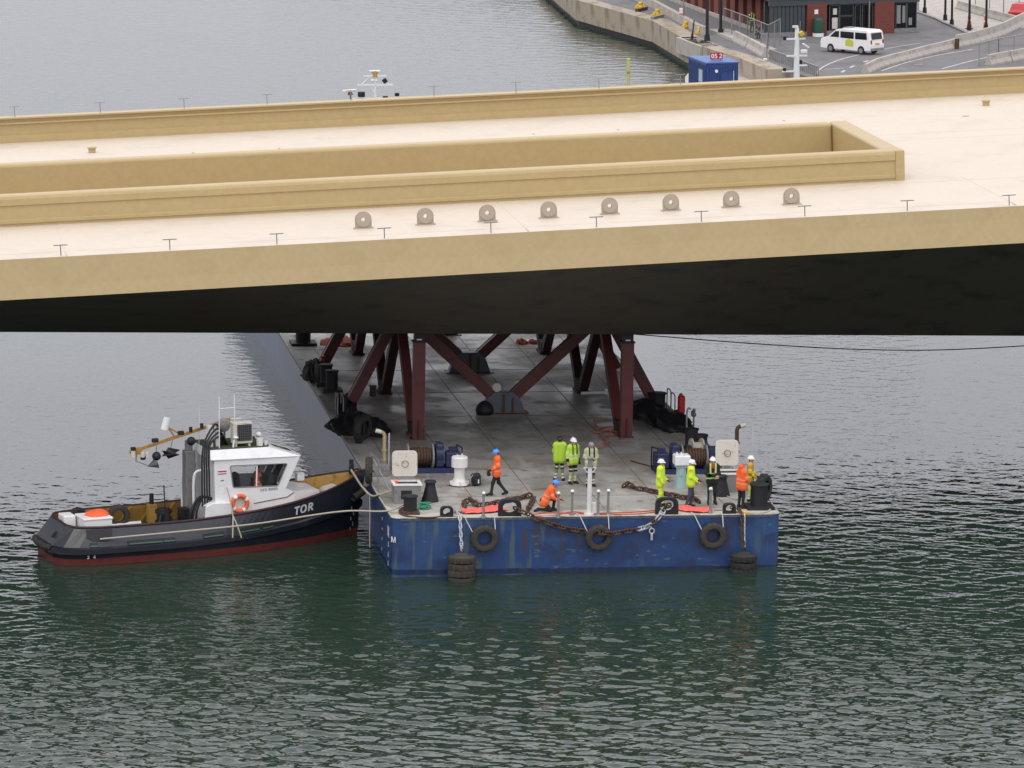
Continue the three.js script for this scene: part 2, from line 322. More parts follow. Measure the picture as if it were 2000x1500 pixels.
  for (const [x, y] of [[119, 499], [332, 487], [541, 476.5], [751, 463.5], [959, 452], [1165, 439.5], [1370, 430], [1572, 418], [1772, 406], [1971, 396]]) tee(onFace(x, y, -0.05).setY(-0.03), 0.42, 0.56);
  for (const [x, y] of [[29, 231], [196, 222], [360, 214], [522, 205.5], [686, 197.5], [848, 189.5], [1008, 181], [1170, 172], [1329, 163.5], [1488, 156]]) { const p = onFace(x, y, zBack - 0.3); M('stanchion', [bar([p.x, 1.2, p.z], [p.x, 1.7, p.z], 0.02), box(0.5, 0.03, 0.04, [p.x, 1.7, p.z])], mat.galv, bridge); }
  // small deck fittings
  for (const [x, y] of [[180, 298], [1926, 206]]) { const p = onTop(x, y); M('drain_pot', [cyl(0.17, 0.17, 0.2, [p.x, 0.1, p.z]), cyl(0.22, 0.22, 0.06, [p.x, 0.23, p.z])], mat.gold, bridge); }
  for (const [x, y, w] of [[1886, 227, 0.32], [38, 318, 0.25], [377, 299, 0.14], [145, 312, 0.2], [545, 290, 0.12], [1207, 254, 0.13], [1042, 262, 0.13], [1531, 236, 0.14]]) { const p = onTop(x, y); M('deck_plug', [cyl(w / 2, w / 2, 0.025, [p.x, 0.0125, p.z])], mat.eye, bridge); }
}

// ------------------------------------------------------------------ barge
const deckMap = tex(512, 1280, (u, v) => {          // u across 0..1, v aft 0..1 over 26 m then mirrored by the plates
  const X = u * BW, Z = v * 40;
  let c = [0.40, 0.392, 0.36];
  const a = fbm(u, v, 6, 5, 11, 14), b = fbm(u, v, 18, 4, 41, 44), f = fbm(u, v, 160, 2, 5, 400), lng = fbm(u, v, 50, 3, 63, 16);
  c = mixc(c, [0.26, 0.25, 0.228], sm(0.42, 0.7, a));
  c = mixc(c, [0.26, 0.225, 0.175], sm(0.5, 0.75, b) * 0.7);
  c = mixc(c, [0.15, 0.095, 0.06], sm(0.68, 0.82, fbm(u, v, 30, 4, 97, 80)) * 0.75);          // rust blooms
  c = mixc(c, [0.48, 0.46, 0.42], sm(0.62, 0.8, lng) * 0.5);                                // scrapes
  c = c.map(x => x * (0.86 + 0.28 * f));
  return S(c);
});
deckMap.wrapS = deckMap.wrapT = THREE.MirroredRepeatWrapping;
const wet = tex(256, 512, (u, v) => { const a = fbm(u, v, 7, 4, 23, 18), b = fbm(u, v, 40, 2, 29, 80); const r = 0.4 + 0.28 * sm(0.4, 0.62, a) + 0.14 * (b - 0.5); return [r, r, r]; }, { srgb: false });
wet.wrapS = wet.wrapT = THREE.MirroredRepeatWrapping;
const deckMat = new THREE.MeshStandardMaterial({ map: deckMap, roughnessMap: wet, roughness: 1, metalness: 0, side: THREE.DoubleSide });
const hullMap = tex(1024, 256, (u, v) => {           // 16 m along, 4 m high (v = 0 at the waterline side)
  const h = v * 4;
  let c = [0.022, 0.056, 0.165];
  const a = fbm(u, v, 8, 4, 7, 3), st = fbm(u, v, 70, 3, 13, 2), st2 = fbm(u, v, 130, 2, 19, 3), f = fbm(u, v, 300, 2, 3, 80);
  c = mixc(c, [0.03, 0.075, 0.185], sm(0.45, 0.75, a));
  c = mixc(c, [0.022, 0.038, 0.10], sm(0.5, 0.7, fbm(u, v, 14, 4, 57, 6)) * 0.8);
  c = mixc(c, [0.085, 0.125, 0.13], sm(0.56, 0.78, st) * 0.75 * sm(0.35, 0.6, fbm(u, v, 6, 2, 91, 2)));   // salt and algae runs
  c = mixc(c, [0.07, 0.045, 0.03], sm(0.62, 0.8, st2) * 0.75 * sm(0.4, 0.6, fbm(u, v, 9, 2, 51, 3)));      // rust runs
  c = mixc(c, [0.14, 0.17, 0.2], sm(0.74, 0.8, fbm(u, v, 40, 3, 83, 24)) * 0.5);                           // scuffs
  if (h < 0.20 + 0.05 * (st - 0.5)) c = mixc([0.008, 0.022, 0.075], [0.02, 0.035, 0.05], sm(0.4, 0.8, st2));          // wetted weed band
  return S(c.map(x => x * (0.9 + 0.2 * f)));
}, { metres: [16, 4] });
const hullMat = new THREE.MeshStandardMaterial({ map: hullMap, roughness: 0.32, side: THREE.DoubleSide });

const barge = aboard0(thing('barge', 'long flat deck barge with dark blue hull and grey steel deck', 'barge'));
{
  const R = 0.32, o = [];
  const arc = (cx, cz, a0, a1) => { for (let i = 0; i <= 6; i++) { const a = lerp(a0, a1, i / 6); o.push([cx + R * Math.cos(a), cz + R * Math.sin(a)]); } };
  arc(BW - R, -R, 0, Math.PI / 2); arc(R, -R, Math.PI / 2, Math.PI); o.push([0, -BL], [BW, -BL]);
  const P = [], U = [], n = o.length; let s = 3;
  for (let i = 0; i < n; i++) {
    const a = o[i], b = o[(i + 1) % n], L = Math.hypot(b[0] - a[0], b[1] - a[1]), y0 = -4.2, y1 = 0, W0 = 2.24;
    P.push(a[0], y0, a[1], b[0], y0, b[1], b[0], y1, b[1], a[0], y0, a[1], b[0], y1, b[1], a[0], y1, a[1]);
    const v0 = y0 + W0, v1 = y1 + W0; U.push(s, v0, s + L, v0, s + L, v1, s, v0, s + L, v1, s, v1); s += L;
  }
  const g = new THREE.BufferGeometry(); g.setAttribute('position', new THREE.Float32BufferAttribute(P, 3)); g.setAttribute('uv', new THREE.Float32BufferAttribute(U, 2)); g.computeVertexNormals();
  M('hull', g, hullMat, barge, true);
  M('rubbing_band', [box(BW - 2 * R, 0.05, 0.03, [BW / 2, -0.065, 0.012]), box(0.03, 0.05, BL - R, [-0.012, -0.065, -BL / 2 - R / 2]), box(0.03, 0.05, BL - R, [BW + 0.012, -0.065, -BL / 2 - R / 2])], mat.steelBlue, barge);
  // deck plate with the pale painted margin along the bow
  const sh = new THREE.Shape(o.map(q => new THREE.Vector2(q[0], -q[1])));
  const dg = clean(new THREE.ShapeGeometry(sh, 6)); dg.rotateX(-Math.PI / 2);
  const p = dg.attributes.position, uv = new Float32Array(p.count * 2);
  for (let i = 0; i < p.count; i++) { uv[2 * i] = p.getX(i) / BW; uv[2 * i + 1] = -p.getZ(i) / 40; }
  dg.setAttribute('uv', new THREE.BufferAttribute(uv, 2));
  M('deck', dg, deckMat, barge, true);
  const mm = mottled([0.52, 0.495, 0.43], [0.33, 0.29, 0.23], 0.9, 0.6, [3.1, 3.1], { f: 7, lo: 0.45, hi: 0.75 });
  const m2 = new THREE.Shape(); m2.moveTo(BW - 0.02, 1.6); m2.lineTo(BW - 0.02, R); m2.absarc(BW - R, R, R - 0.02, 0, -Math.PI / 2, true); m2.lineTo(R, 0.02); m2.absarc(R, R, R - 0.02, -Math.PI / 2, -Math.PI, true); m2.lineTo(0.02, 2.6); for (let i = 0; i <= 60; i++) { const x = lerp(0.3, BW - 0.3, i / 60); m2.lineTo(x, 0.75 + 1.2 * Math.exp(-x * 1.6) + 0.8 * Math.exp(-(BW - x) * 1.4) + 0.5 * vn(x * 1.3, 3.3, 999, 999, 4) + 0.2 * vn(x * 5, 7.3, 999, 999, 6)); } m2.closePath();
  const mgm = new THREE.ShapeGeometry(m2, 6); mgm.rotateX(-Math.PI / 2); mgm.translate(0, 0.004, 0);
  M('deck_margin', mgm, mm, barge);
  { const ws = []; for (let x = 1.2; x < BW; x += 2.45) ws.push(box(0.03, 0.014, 74, [x, 0.006, -38.5])); for (let z = -4.2; z > -72; z -= 6.1) ws.push(box(BW - 0.4, 0.012, 0.03, [BW / 2, 0.005, z])); M('weld_seam', ws, mottled([0.20, 0.185, 0.16], [0.13, 0.1, 0.08], 0.8, 0.7, [2, 2]), barge); }
  const rim = []; // half-round edge bar
  const pts = o.slice(0, 14).map(q => V(q[0], 0.005, q[1])); pts.unshift(V(BW, 0.005, -60)); pts.push(V(0, 0.005, -60));
  for (let i = 0; i < pts.length - 1; i++) rim.push(bar(pts[i], pts[i + 1], 0.028, 0.028, 6));
  M('deck_edge_bar', rim, mm, barge);
  // draught marks and lettering on the port side near the bow and on the bow corner
  const tw = mt([0.7, 0.7, 0.68], 0.6);
  const side = (s, size, x, y) => { const t = text(s, size, 0.006); t.rotateY(-Math.PI / 2); t.translate(-0.008, y, x); return t; };
  M('draught_mark', [side('M', 0.42, -1.15, -0.95), side('8', 0.22, -1.1, -1.35), side('6', 0.22, -1.1, -1.75), side('4', 0.22, -1.1, -2.1), side('8', 0.12, -3.2, -0.7), side('6', 0.12, -3.2, -1.1), side('4', 0.12, -3.2, -1.5), side('2', 0.12, -3.2, -1.9)], tw, barge);
  M('bow_mark', [xf(text('M', 0.22, 0.006), [0.06, -0.95, -0.06], [0, -Math.PI / 4, 0])], tw, barge);

  // fixed deck fittings -------------------------------------------------
  const part = (name, geos, m, label, parent = barge) => { const q = M(name, geos, m, parent); if (label) q.userData.label = label; return q; };
  const chock = (px, py, w, h, label) => {
    const p = onDeck(px, py), a = w / 2, s = new THREE.Shape();
    s.moveTo(-a, 0); s.lineTo(-a, h - a * 0.75); s.bezierCurveTo(-a, h, -a * 0.6, h, 0, h); s.bezierCurveTo(a * 0.6, h, a, h, a, h - a * 0.75); s.lineTo(a, 0); s.closePath();
    const t = w * 0.17, hp = new THREE.Path(); hp.absellipse(0, h * 0.54, a - t, h * 0.46 - t * 0.55, 0, Math.PI * 2, true); s.holes.push(hp);
    const g = new THREE.ExtrudeGeometry(s, { depth: 0.12, bevelEnabled: true, bevelSize: 0.025, bevelThickness: 0.05, bevelSegments: 3, curveSegments: 14 });
    part('fairlead', xf(g, [p.x, 0.0, Math.min(p.z, -0.27) - 0.02]), mat.black, label);
  };
  chock(880, 1021, 0.46, 0.40, 'small black fairlead at the left end of the bow');
  chock(1002, 1017, 0.86, 0.66, 'large black fairlead left of the bow middle');
  chock(1307, 1010, 0.86, 0.66, 'large black fairlead right of the bow middle');
  chock(1429, 1008, 0.46, 0.40, 'small black fairlead at the right end of the bow');
  // low posts with ball tops
  for (const [x, y, h] of [[944, 1012, 0.92], [1090, 1011, 0.9], [1117, 1008, 0.92], [1168, 1007, 0.9], [1187.5, 1006, 0.9], [1387, 1003, 0.92]]) {
    const p = onDeck(x, y); const q = part('post', [cyl(0.045, 0.055, h, [p.x, h / 2, p.z], [0, 0, 0], 10), cyl(0.085, 0.095, 0.1, [p.x, 0.05, p.z], [0, 0, 0], 10), cyl(0.07, 0.03, 0.16, [p.x, h - 0.05, p.z], [0, 0, 0], 10)], mat.galv);
    part('ball_cap', sph(0.075, [p.x, h + 0.06, p.z], 10), mat.cleanWhite, null, q);
  }
  { // bow light mast
    const p = onDeck(1150.5, 1005), q = part('light_mast', [cyl(0.085, 0.095, 1.9, [p.x, 0.95, p.z]), cyl(0.2, 0.2, 0.06, [p.x, 0.03, p.z]), box(0.5, 0.05, 0.05, [p.x, 1.86, p.z]), bar([p.x - 0.25, 1.86, p.z], [p.x - 0.1, 1.66, p.z], 0.022), bar([p.x + 0.25, 1.86, p.z], [p.x + 0.1, 1.66, p.z], 0.022)], mat.white, 'white light mast standing at the middle of the bow');
    part('lantern', [cyl(0.13, 0.13, 0.05, [p.x, 1.93, p.z]), cyl(0.09, 0.1, 0.26, [p.x, 2.08, p.z]), cyl(0.13, 0.13, 0.05, [p.x, 2.23, p.z]), cyl(0.02, 0.09, 0.08, [p.x, 2.29, p.z])], mat.grey, null, q);
    part('cable_box', [rbox(0.16, 0.42, 0.14, 0.02, [p.x + 0.2, 0.25, p.z - 0.1])], mat.white, null, q);
  }
  // open hatches: coaming with the lid standing upright behind
  const hatch = (px, py, w, d, h, lidW, lidH, label) => {
    const c = onDeck(px, py); c.z -= d / 2;
    const q = part('hatch', [box(w, h, 0.05, [c.x, h / 2, c.z + d / 2 - 0.025]), box(w, h, 0.05, [c.x, h / 2, c.z - d / 2 + 0.025]), box(0.05, h, d - 0.1, [c.x - w / 2 + 0.025, h / 2, c.z]), box(0.05, h, d - 0.1, [c.x + w / 2 - 0.025, h / 2, c.z]), box(w - 0.1, 0.02, d - 0.1, [c.x, 0.05, c.z])], mat.grey, label);
    part('rim', [box(w + 0.1, 0.06, 0.16, [c.x, h + 0.03, c.z + d / 2 - 0.05]), box(w + 0.1, 0.06, 0.12, [c.x, h + 0.03, c.z - d / 2 + 0.05]), box(0.12, 0.06, d - 0.2, [c.x - w / 2 + 0.01, h + 0.03, c.z - 0.02]), box(0.12, 0.06, d - 0.2, [c.x + w / 2 - 0.01, h + 0.03, c.z - 0.02])], mat.cleanWhite, null, q);
    const ls = ext((() => { const a = [], r = 0.14; for (const [cx, cy, s] of [[lidW / 2 - r, lidH - r, 0], [-lidW / 2 + r, lidH - r, 1], [-lidW / 2 + r, r, 2], [lidW / 2 - r, r, 3]]) for (let i = 0; i <= 4; i++) { const t = (s + i / 4) * Math.PI / 2; a.push([cx + r * Math.cos(t), cy + r * Math.sin(t)]); } return a; })(), 0.07, { bevel: 0.02 });
    const lid = part('lid', xf(ls, [c.x, h + 0.2, c.z - d / 2 - 0.1], [-0.12, 0, 0]), mat.offWhite, null, q);
    part('hinge', [bar([c.x - 0.16, h + 0.02, c.z - d / 2], [c.x - 0.16, h + 0.36, c.z - d / 2 - 0.12], 0.035), bar([c.x + 0.16, h + 0.02, c.z - d / 2], [c.x + 0.16, h + 0.36, c.z - d / 2 - 0.12], 0.035)], mat.grey, null, q);
    part('gasket', [tor(0.13, 0.012, [c.x, h + 0.2 + lidH * 0.5, c.z - d / 2 + 0.0], [-0.12, 0, 0], 5, 14)], mat.rust, null, q);
    return [q, c];
  };
  { const [q, c] = hatch(796, 984, 1.05, 0.95, 0.72, 0.96, 0.98, 'open hatch with white lid upright near the left end of the bow');
    part('inspection_opening', [box(0.42, 0.34, 0.02, [c.x - 0.05, 0.36, c.z + 0.485])], mat.black, null, q); }
  hatch(1428, 962, 0.92, 0.95, 0.72, 0.9, 1.0, 'open hatch with white lid upright near the right end of the bow');
  { // mushroom ventilator, left
    const p = onDeck(897, 948); const q = part('ventilator', [lathe([[0.36, 0], [0.36, 0.04], [0.25, 0.26], [0.215, 0.34], [0.215, 0.74], [0.24, 0.76]], [p.x, 0, p.z]), box(0.06, 0.2, 0.76, [p.x, 0.1, p.z]), box(0.76, 0.2, 0.06, [p.x, 0.1, p.z])], mat.white, 'white mushroom ventilator beside the left winch');
    part('cap', [cyl(0.33, 0.33, 0.38, [p.x, 0.95, p.z], [0, 0, 0], 24), cyl(0.29, 0.33, 0.05, [p.x, 1.165, p.z], [0, 0, 0], 24), bar([p.x + 0.1, 1.18, p.z], [p.x + 0.1, 1.3, p.z], 0.025), bar([p.x - 0.1, 1.18, p.z], [p.x - 0.1, 1.26, p.z], 0.025)], mat.white, null, q);
    part('base_flange', [cyl(0.42, 0.42, 0.035, [p.x, 0.0175, p.z], [0, 0, 0], 24)], mat.rust, null, q);
  }
  { // ventilator, right, on a pale green column
    const p = onDeck(1330, 952); const q = part('ventilator', [cyl(0.2, 0.22, 0.9, [p.x, 0.45, p.z]), cyl(0.3, 0.3, 0.05, [p.x, 0.025, p.z]), box(0.12, 0.2, 0.12, [p.x - 0.05, 0.62, p.z + 0.2]), box(0.5, 0.1, 0.42, [p.x, 0.88, p.z])], mat.teal, 'pale green ventilator with white cap beside the right winch');
    part('cap', [rbox(0.64, 0.42, 0.64, 0.06, [p.x, 1.14, p.z]), bar([p.x - 0.2, 1.3, p.z], [p.x - 0.2, 1.45, p.z], 0.03), bar([p.x - 0.02, 1.3, p.z], [p.x - 0.02, 1.45, p.z], 0.03)], mat.cleanWhite, null, q);
  }
  // bollards
  const boll = (px, py, r, h, label, m = mat.black, bm = mat.black, bs = 1.7) => { const p = onDeck(px, py); const q = part('bollard', [lathe([[0, h], [r * 1.12, h], [r * 1.16, h - 0.05], [r, h - 0.1], [r, 0.12], [r * 1.06, 0.1]], [p.x, 0, p.z], [0, 0, 0], 22)], m, label); part('base_plate', [box(r * 2 * bs, 0.12, r * 2 * bs, [p.x, 0.06, p.z])], bm, null, q); return p; };
  boll(801, 1003, 0.26, 0.72, 'black bollard on rusty base at the left bow corner', mat.black, mat.rust, 1.3);
  boll(1482, 992, 0.34, 0.98, 'thick black bollard at the right bow corner', mat.black, mat.black, 1.6);
  boll(1350, 880, 0.27, 0.95, 'black bollard on the right side behind the winch'); boll(1368, 897, 0.27, 1.05, 'black bollard on the right side nearest the winch');
  boll(637, 752, 0.27, 0.95, 'black bollard on the left side, farther of its pair'); boll(648, 764, 0.27, 0.95, 'black bollard on the left side, nearer of its pair');
  boll(1283, 806, 0.36, 0.9, 'black bollard at the foot of the right brace'); boll(592, 672, 0.36, 0.9, 'black bollard on the left side close under the span');
  // bell shaped black roller guides
  for (const [x, y, l] of [[840, 979, 'black bell-shaped rope guide right of the left hatch'], [1409, 968, 'black bell-shaped rope guide left of the right hatch']]) { const p = onDeck(x, y); part('rope_guide', [lathe([[0.34, 0], [0.34, 0.06], [0.27, 0.3], [0.2, 0.62], [0.19, 0.72], [0.25, 0.78], [0.2, 0.84], [0, 0.86]], [p.x, 0, p.z])], mat.black, l); }
  // goose-neck vent pipes
  const goose = (px, py, h, r, m, tip, label, dir = -1) => { const p = onDeck(px, py); const q = part('vent_pipe', [cyl(r, r, h - 0.3, [p.x, (h - 0.3) / 2, p.z], [0, 0, 0], 12), tube([[p.x, h - 0.32, p.z], [p.x, h - 0.12, p.z], [p.x + dir * 0.06, h - 0.02, p.z], [p.x + dir * 0.16, h + 0.03, p.z]], r, 16, 12), cyl(r * 1.5, r * 1.5, 0.07, [p.x, h * 0.55, p.z]), cyl(r * 1.4, r * 1.4, 0.06, [p.x, h * 0.3, p.z])], m, label);
    part('pipe_mouth', tube([[p.x + dir * 0.14, h + 0.02, p.z], [p.x + dir * 0.24, h + 0.05, p.z], [p.x + dir * 0.36, h + 0.08, p.z]], r * 1.15, 8, 12), tip, null, q); return p; };
  goose(750, 921, 1.62, 0.075, mottled([0.42, 0.33, 0.19], [0.3, 0.2, 0.1], 0.8, 0.6, [0.4, 0.4]), mat.offWhite, 'tan goose-neck vent pipe with pale mouth on the left side', -1);
  goose(1438, 903, 1.5, 0.085, mat.rust, mat.offWhite, 'rusty goose-neck vent pipe with pale mouth behind the right hatch', 1);
  { const p = onDeck(759, 919); part('pole', [bar([p.x, 0, p.z], [p.x, 1.55, p.z], 0.03)], mat.ropeWhite, 'thin white pole beside the left vent pipe'); }
  { const p = onDeck(1468, 915); part('aerial', [bar([p.x, 0, p.z], [p.x, 1.9, p.z], 0.016)], mat.ropeWhite, 'thin white aerial rod at the right hatch'); }
  // side ladders' hoops, left and right
  const hoop = (px, py, w, h, label) => { const p = onDeck(px, py); part('grab_hoop', tube([[p.x, 0, p.z + w / 2], [p.x, h * 0.85, p.z + w / 2], [p.x, h * 0.97, p.z + w * 0.4], [p.x, h, p.z], [p.x, h * 0.97, p.z - w * 0.4], [p.x, h * 0.85, p.z - w / 2], [p.x, 0, p.z - w / 2]], 0.028, 40, 6), mat.galv, label); };
  hoop(657, 816, 0.9, 1.05); hoop(668, 814, 0.9, 1.0); hoop(1306, 806, 0.9, 1.05); hoop(1314, 810, 0.9, 0.95);
  { const p = onDeck(1330, 822); part('cabinet', [rbox(0.3, 0.8, 0.34, 0.08, [p.x, 0.72, p.z]), bar([p.x - 0.1, 0, p.z], [p.x - 0.1, 0.4, p.z], 0.03), bar([p.x + 0.1, 0, p.z], [p.x + 0.1, 0.4, p.z], 0.03), sph(0.09, [p.x - 0.03, 1.14, p.z])], mat.red, 'red fire cabinet on the right side of the deck'); }
  { const p = onDeck(1341, 850); part('vent_pipe', tube([[p.x, 0, p.z], [p.x, 1.05, p.z], [p.x + 0.06, 1.18, p.z], [p.x + 0.16, 1.12, p.z]], 0.04, 24, 8), mat.galv, 'thin goose-neck pipe beside the red cabinet'); }
  { const p = onDeck(1354, 862); part('valve_post', [bar([p.x, 0, p.z], [p.x, 1.42, p.z], 0.035), sph(0.11, [p.x, 1.15, p.z], 8), tor(0.11, 0.02, [p.x - 0.09, 1.2, p.z], [0, Math.PI / 2, 0], 6, 12), cyl(0.08, 0.05, 0.14, [p.x, 1.3, p.z])], mat.steelBlue, 'grey valve post behind the right bollards'); }
  // fire-fighting pipes and small frames at the left edge
  { const p = onDeck(738, 960); part('fender_rack', [bar([p.x, 0, p.z], [p.x, 1.3, p.z], 0.035), bar([p.x - 0.05, 0, p.z - 2.2], [p.x - 0.05, 1.2, p.z - 2.2], 0.035), bar([p.x, 1.28, p.z], [p.x - 0.05, 1.18, p.z - 2.2], 0.03), bar([p.x, 0.6, p.z], [p.x - 0.05, 0.55, p.z - 2.2], 0.03), bar([p.x + 0.5, 0, p.z - 0.3], [p.x - 0.05, 1.1, p.z - 1.2], 0.03)], mat.galv, 'pipe rack holding a tyre at the left deck edge');
    part('hose_box', [rbox(0.75, 0.5, 0.55, 0.04, [p.x + 0.42, 0.25, p.z - 3.4])], mat.grey, 'dark grey box behind the tyre rack'); }
  { const p = onDeck(728, 773); part('vent_stub', [box(0.26, 0.42, 0.26, [p.x, 0.21, p.z]), box(0.32, 0.05, 0.32, [p.x, 0.44, p.z])], mat.maroonDark, 'small dark box vent between the trestle legs'); }
  { const p = onDeck(636, 742); part('hydrant', [cyl(0.09, 0.09, 0.8, [p.x + 0.05, 0.4, p.z - 1.6]), cyl(0.12, 0.12, 0.1, [p.x + 0.05, 0.8, p.z - 1.6])], mat.red, 'red hydrant post with pale cap behind the left bollards'); }
}

// winches ---------------------------------------------------------------
function winch(px, py, label, flip) {
  const g = aboard(thing('winch', label, 'winch', 'deck winches'), onDeck(px, py).add(V(0, 0, -0.5)), flip ? Math.PI : 0);
  M('base_frame', [box(2.3, 0.2, 0.14, [0, 0.1, 0.5]), box(2.3, 0.2, 0.14, [0, 0.1, -0.5]), box(0.14, 0.18, 0.86, [-1.05, 0.1, 0]), box(0.14, 0.18, 0.86, [0.2, 0.1, 0]), box(0.14, 0.18, 0.86, [1.05, 0.1, 0])], mat.navy, g);
  M('drum', [cyl(0.32, 0.32, 0.9, [-0.5, 0.62, 0], [0, 0, Math.PI / 2], 20), ...[-0.3, -0.18, -0.06, 0.06, 0.18, 0.3].map(d => tor(0.33, 0.05, [-0.5 + d, 0.62, 0], [0, Math.PI / 2, 0], 6, 20))], mat.rust, g);
  const fl = [-1.0, 0.02].map(x => M('drum_flange', [cyl(0.52, 0.52, 0.06, [x, 0.62, 0], [0, 0, Math.PI / 2], 24)], mat.grey, g));
  M('gear_housing', [rbox(0.34, 1.0, 0.74, 0.1, [0.3, 0.68, 0]), cyl(0.42, 0.42, 0.3, [0.3, 0.72, 0], [0, 0, Math.PI / 2], 20)], mat.navy, g);
  M('engine', [rbox(0.6, 0.62, 0.62, 0.05, [0.85, 0.5, 0.05]), box(0.3, 0.2, 0.3, [0.85, 0.88, 0])], mat.navy, g);
  M('control_frame', [bar([1.2, 0.1, 0.3], [1.2, 1.0, 0.3], 0.028), bar([1.2, 1.0, 0.3], [1.05, 1.02, -0.3], 0.028), bar([1.2, 0.1, -0.3], [1.05, 1.02, -0.3], 0.028)], mat.black, g);
  return g;
}
winch(846, 924, 'navy blue deck winch behind the white ventilator on the left', false);
winch(1335, 926, 'blue and grey deck winch behind the pale green ventilator on the right', true);
{ // second drum unit beside the right winch
  const g = aboard(thing('winch', 'narrow blue cable winch with tan drum beside the right hatch', 'winch', 'deck winches'), onDeck(1374, 916).add(V(0, 0, -0.6)), 0.1);
  M('drum', [cyl(0.3, 0.3, 0.42, [-0.2, 0.72, 0], [0, 0, Math.PI / 2], 20), cyl(0.46, 0.46, 0.05, [-0.42, 0.72, 0], [0, 0, Math.PI / 2], 20), cyl(0.46, 0.46, 0.05, [0.02, 0.72, 0], [0, 0, Math.PI / 2], 20)], mat.rope, g);
  M('side_frame', [box(0.1, 1.1, 0.5, [0.14, 0.55, 0]), box(0.1, 0.9, 0.4, [-0.54, 0.45, 0])], mat.navy, g);
  M('engine', [rbox(0.55, 0.5, 0.6, 0.05, [0.52, 0.55, 0])], mat.navy, g); M('base_frame', [box(1.5, 0.16, 0.8, [0, 0.08, 0])], mat.navy, g);
}

// support trestle --------------------------------------------------------
const soffitAt = (x, z) => { // barge-frame height of the span's flat bottom above deck point x,z
  const w = V(x, 0, z).applyMatrix4(Bm), b = w.clone().applyMatrix4(Gi); const q = V(b.x, sofY(b.x), Math.min(b.z, zSof - 0.02)).applyMatrix4(Gm); return q.applyMatrix4(Bi).y;
};
{
  const g = aboard0(thing('support_trestle', 'dark red steel trestle of raking legs carrying the bridge span', 'trestle'));
  const f0L = onDeck(820, 860), f0R = onDeck(1221, 851), f1 = onDeck(757, 767), f2 = onDeck(700, 690);
  const xL = 3.13, xR = 12.05, z0 = (f0L.z + f0R.z) / 2, z1 = f1.z, z2 = f2.z, z3 = z2 - 11.2, t1 = (z0 + z1) / 2 - 0.4, t2 = (z1 + z2) / 2, t3 = (z2 + z3) / 2;
  for (const x of [xL, xR]) {
    const h = (z, e = 0.02) => soffitAt(x, z) - e;
    const c = M('column', [box(0.5, h(z0) - 0.42, 0.46, [x, (h(z0) - 0.42) / 2, z0]), box(0.62, 0.05, 0.6, [x, 0.025, z0]), box(0.03, 0.8, 0.14, [x, 0.45, z0 + 0.3])], mat.maroon, g);
    M('jack_head', [box(0.44, 0.42, 0.4, [x, h(z0) - 0.21, z0]), box(0.58, 0.06, 0.56, [x, h(z0) - 0.4, z0])], mat.black, c);
    M('bearing_strip', [box(0.2, 0.05, 0.02, [x - 0.02, h(z0) - 0.3, z0 + 0.215])], mat.cleanWhite, c);
    const leg = (za, zb, m = mat.maroon, w = 0.44) => { const a = V(x - 0.05, 0.05, za), b = V(x - 0.05, h(zb, 0.3), zb); const k = M('leg', [beam(a, b, w, 0.4, V(1, 0, 0)), box(0.6, 0.1, 0.6, [a.x, 0.05, za])], m, g); M('foot', [box(0.46, 0.5, 0.42, [a.x, 0.3, za])], mat.black, k); };
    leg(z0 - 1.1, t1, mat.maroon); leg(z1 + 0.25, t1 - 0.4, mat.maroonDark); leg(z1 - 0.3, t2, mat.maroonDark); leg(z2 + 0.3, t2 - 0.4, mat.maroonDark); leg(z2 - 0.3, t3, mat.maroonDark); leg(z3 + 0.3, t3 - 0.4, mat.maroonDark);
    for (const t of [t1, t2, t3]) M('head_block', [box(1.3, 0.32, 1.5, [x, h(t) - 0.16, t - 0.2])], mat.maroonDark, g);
  }
  for (const t of [t1, t2, t3]) {
    for (const [xa, xb, e] of [[xL - 0.25, 0.75, 0], [xL + 0.25, 7.4, 1], [xR - 0.25, 7.9, 1], [xR + 0.25, 14.55, 0]]) {
      const ha = soffitAt(xa, t) - 0.35; const k = M('brace', [beam(V(xa, ha, t), V(xb, e ? 0.55 : 0.12, t), 0.46, 0.4)], mat.maroon, g);
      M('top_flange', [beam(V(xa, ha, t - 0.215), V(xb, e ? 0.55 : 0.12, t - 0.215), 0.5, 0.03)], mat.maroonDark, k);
    }
    const gs = M('gusset', [xf(ext([[-0.95, 0], [0.95, 0], [0.72, 0.62], [0.42, 0.9], [-0.42, 0.9], [-0.72, 0.62]], 0.5, { bevel: 0.02 }), [7.65, 0.02, t - 0.25])], mat.steelBlue, g);
    M('stiffener', [box(0.08, 0.85, 0.12, [7.65, 0.45, t + 0.32]), box(0.06, 0.7, 0.14, [8.05, 0.36, t + 0.32]), box(2.2, 0.04, 0.9, [7.65, 0.02, t])], mat.maroon, gs);
  }
  M('lamp', [cyl(0.19, 0.19, 0.1, [7.35, 1.15, t1 + 0.1], [Math.PI / 2, 0, 0], 16)], mat.offWhite, g).userData.label = 'round pale disc on the nearest gusset';
  M('bag', [lathe([[0, 0], [0.36, 0], [0.4, 0.2], [0.34, 0.4], [0.2, 0.54], [0.08, 0.6], [0, 0.6]], [6.8, 0, t1 + 0.35], [0, 0, 0], 14)], mat.black, g).userData.label = 'black cover at the foot of the nearest gusset';
}

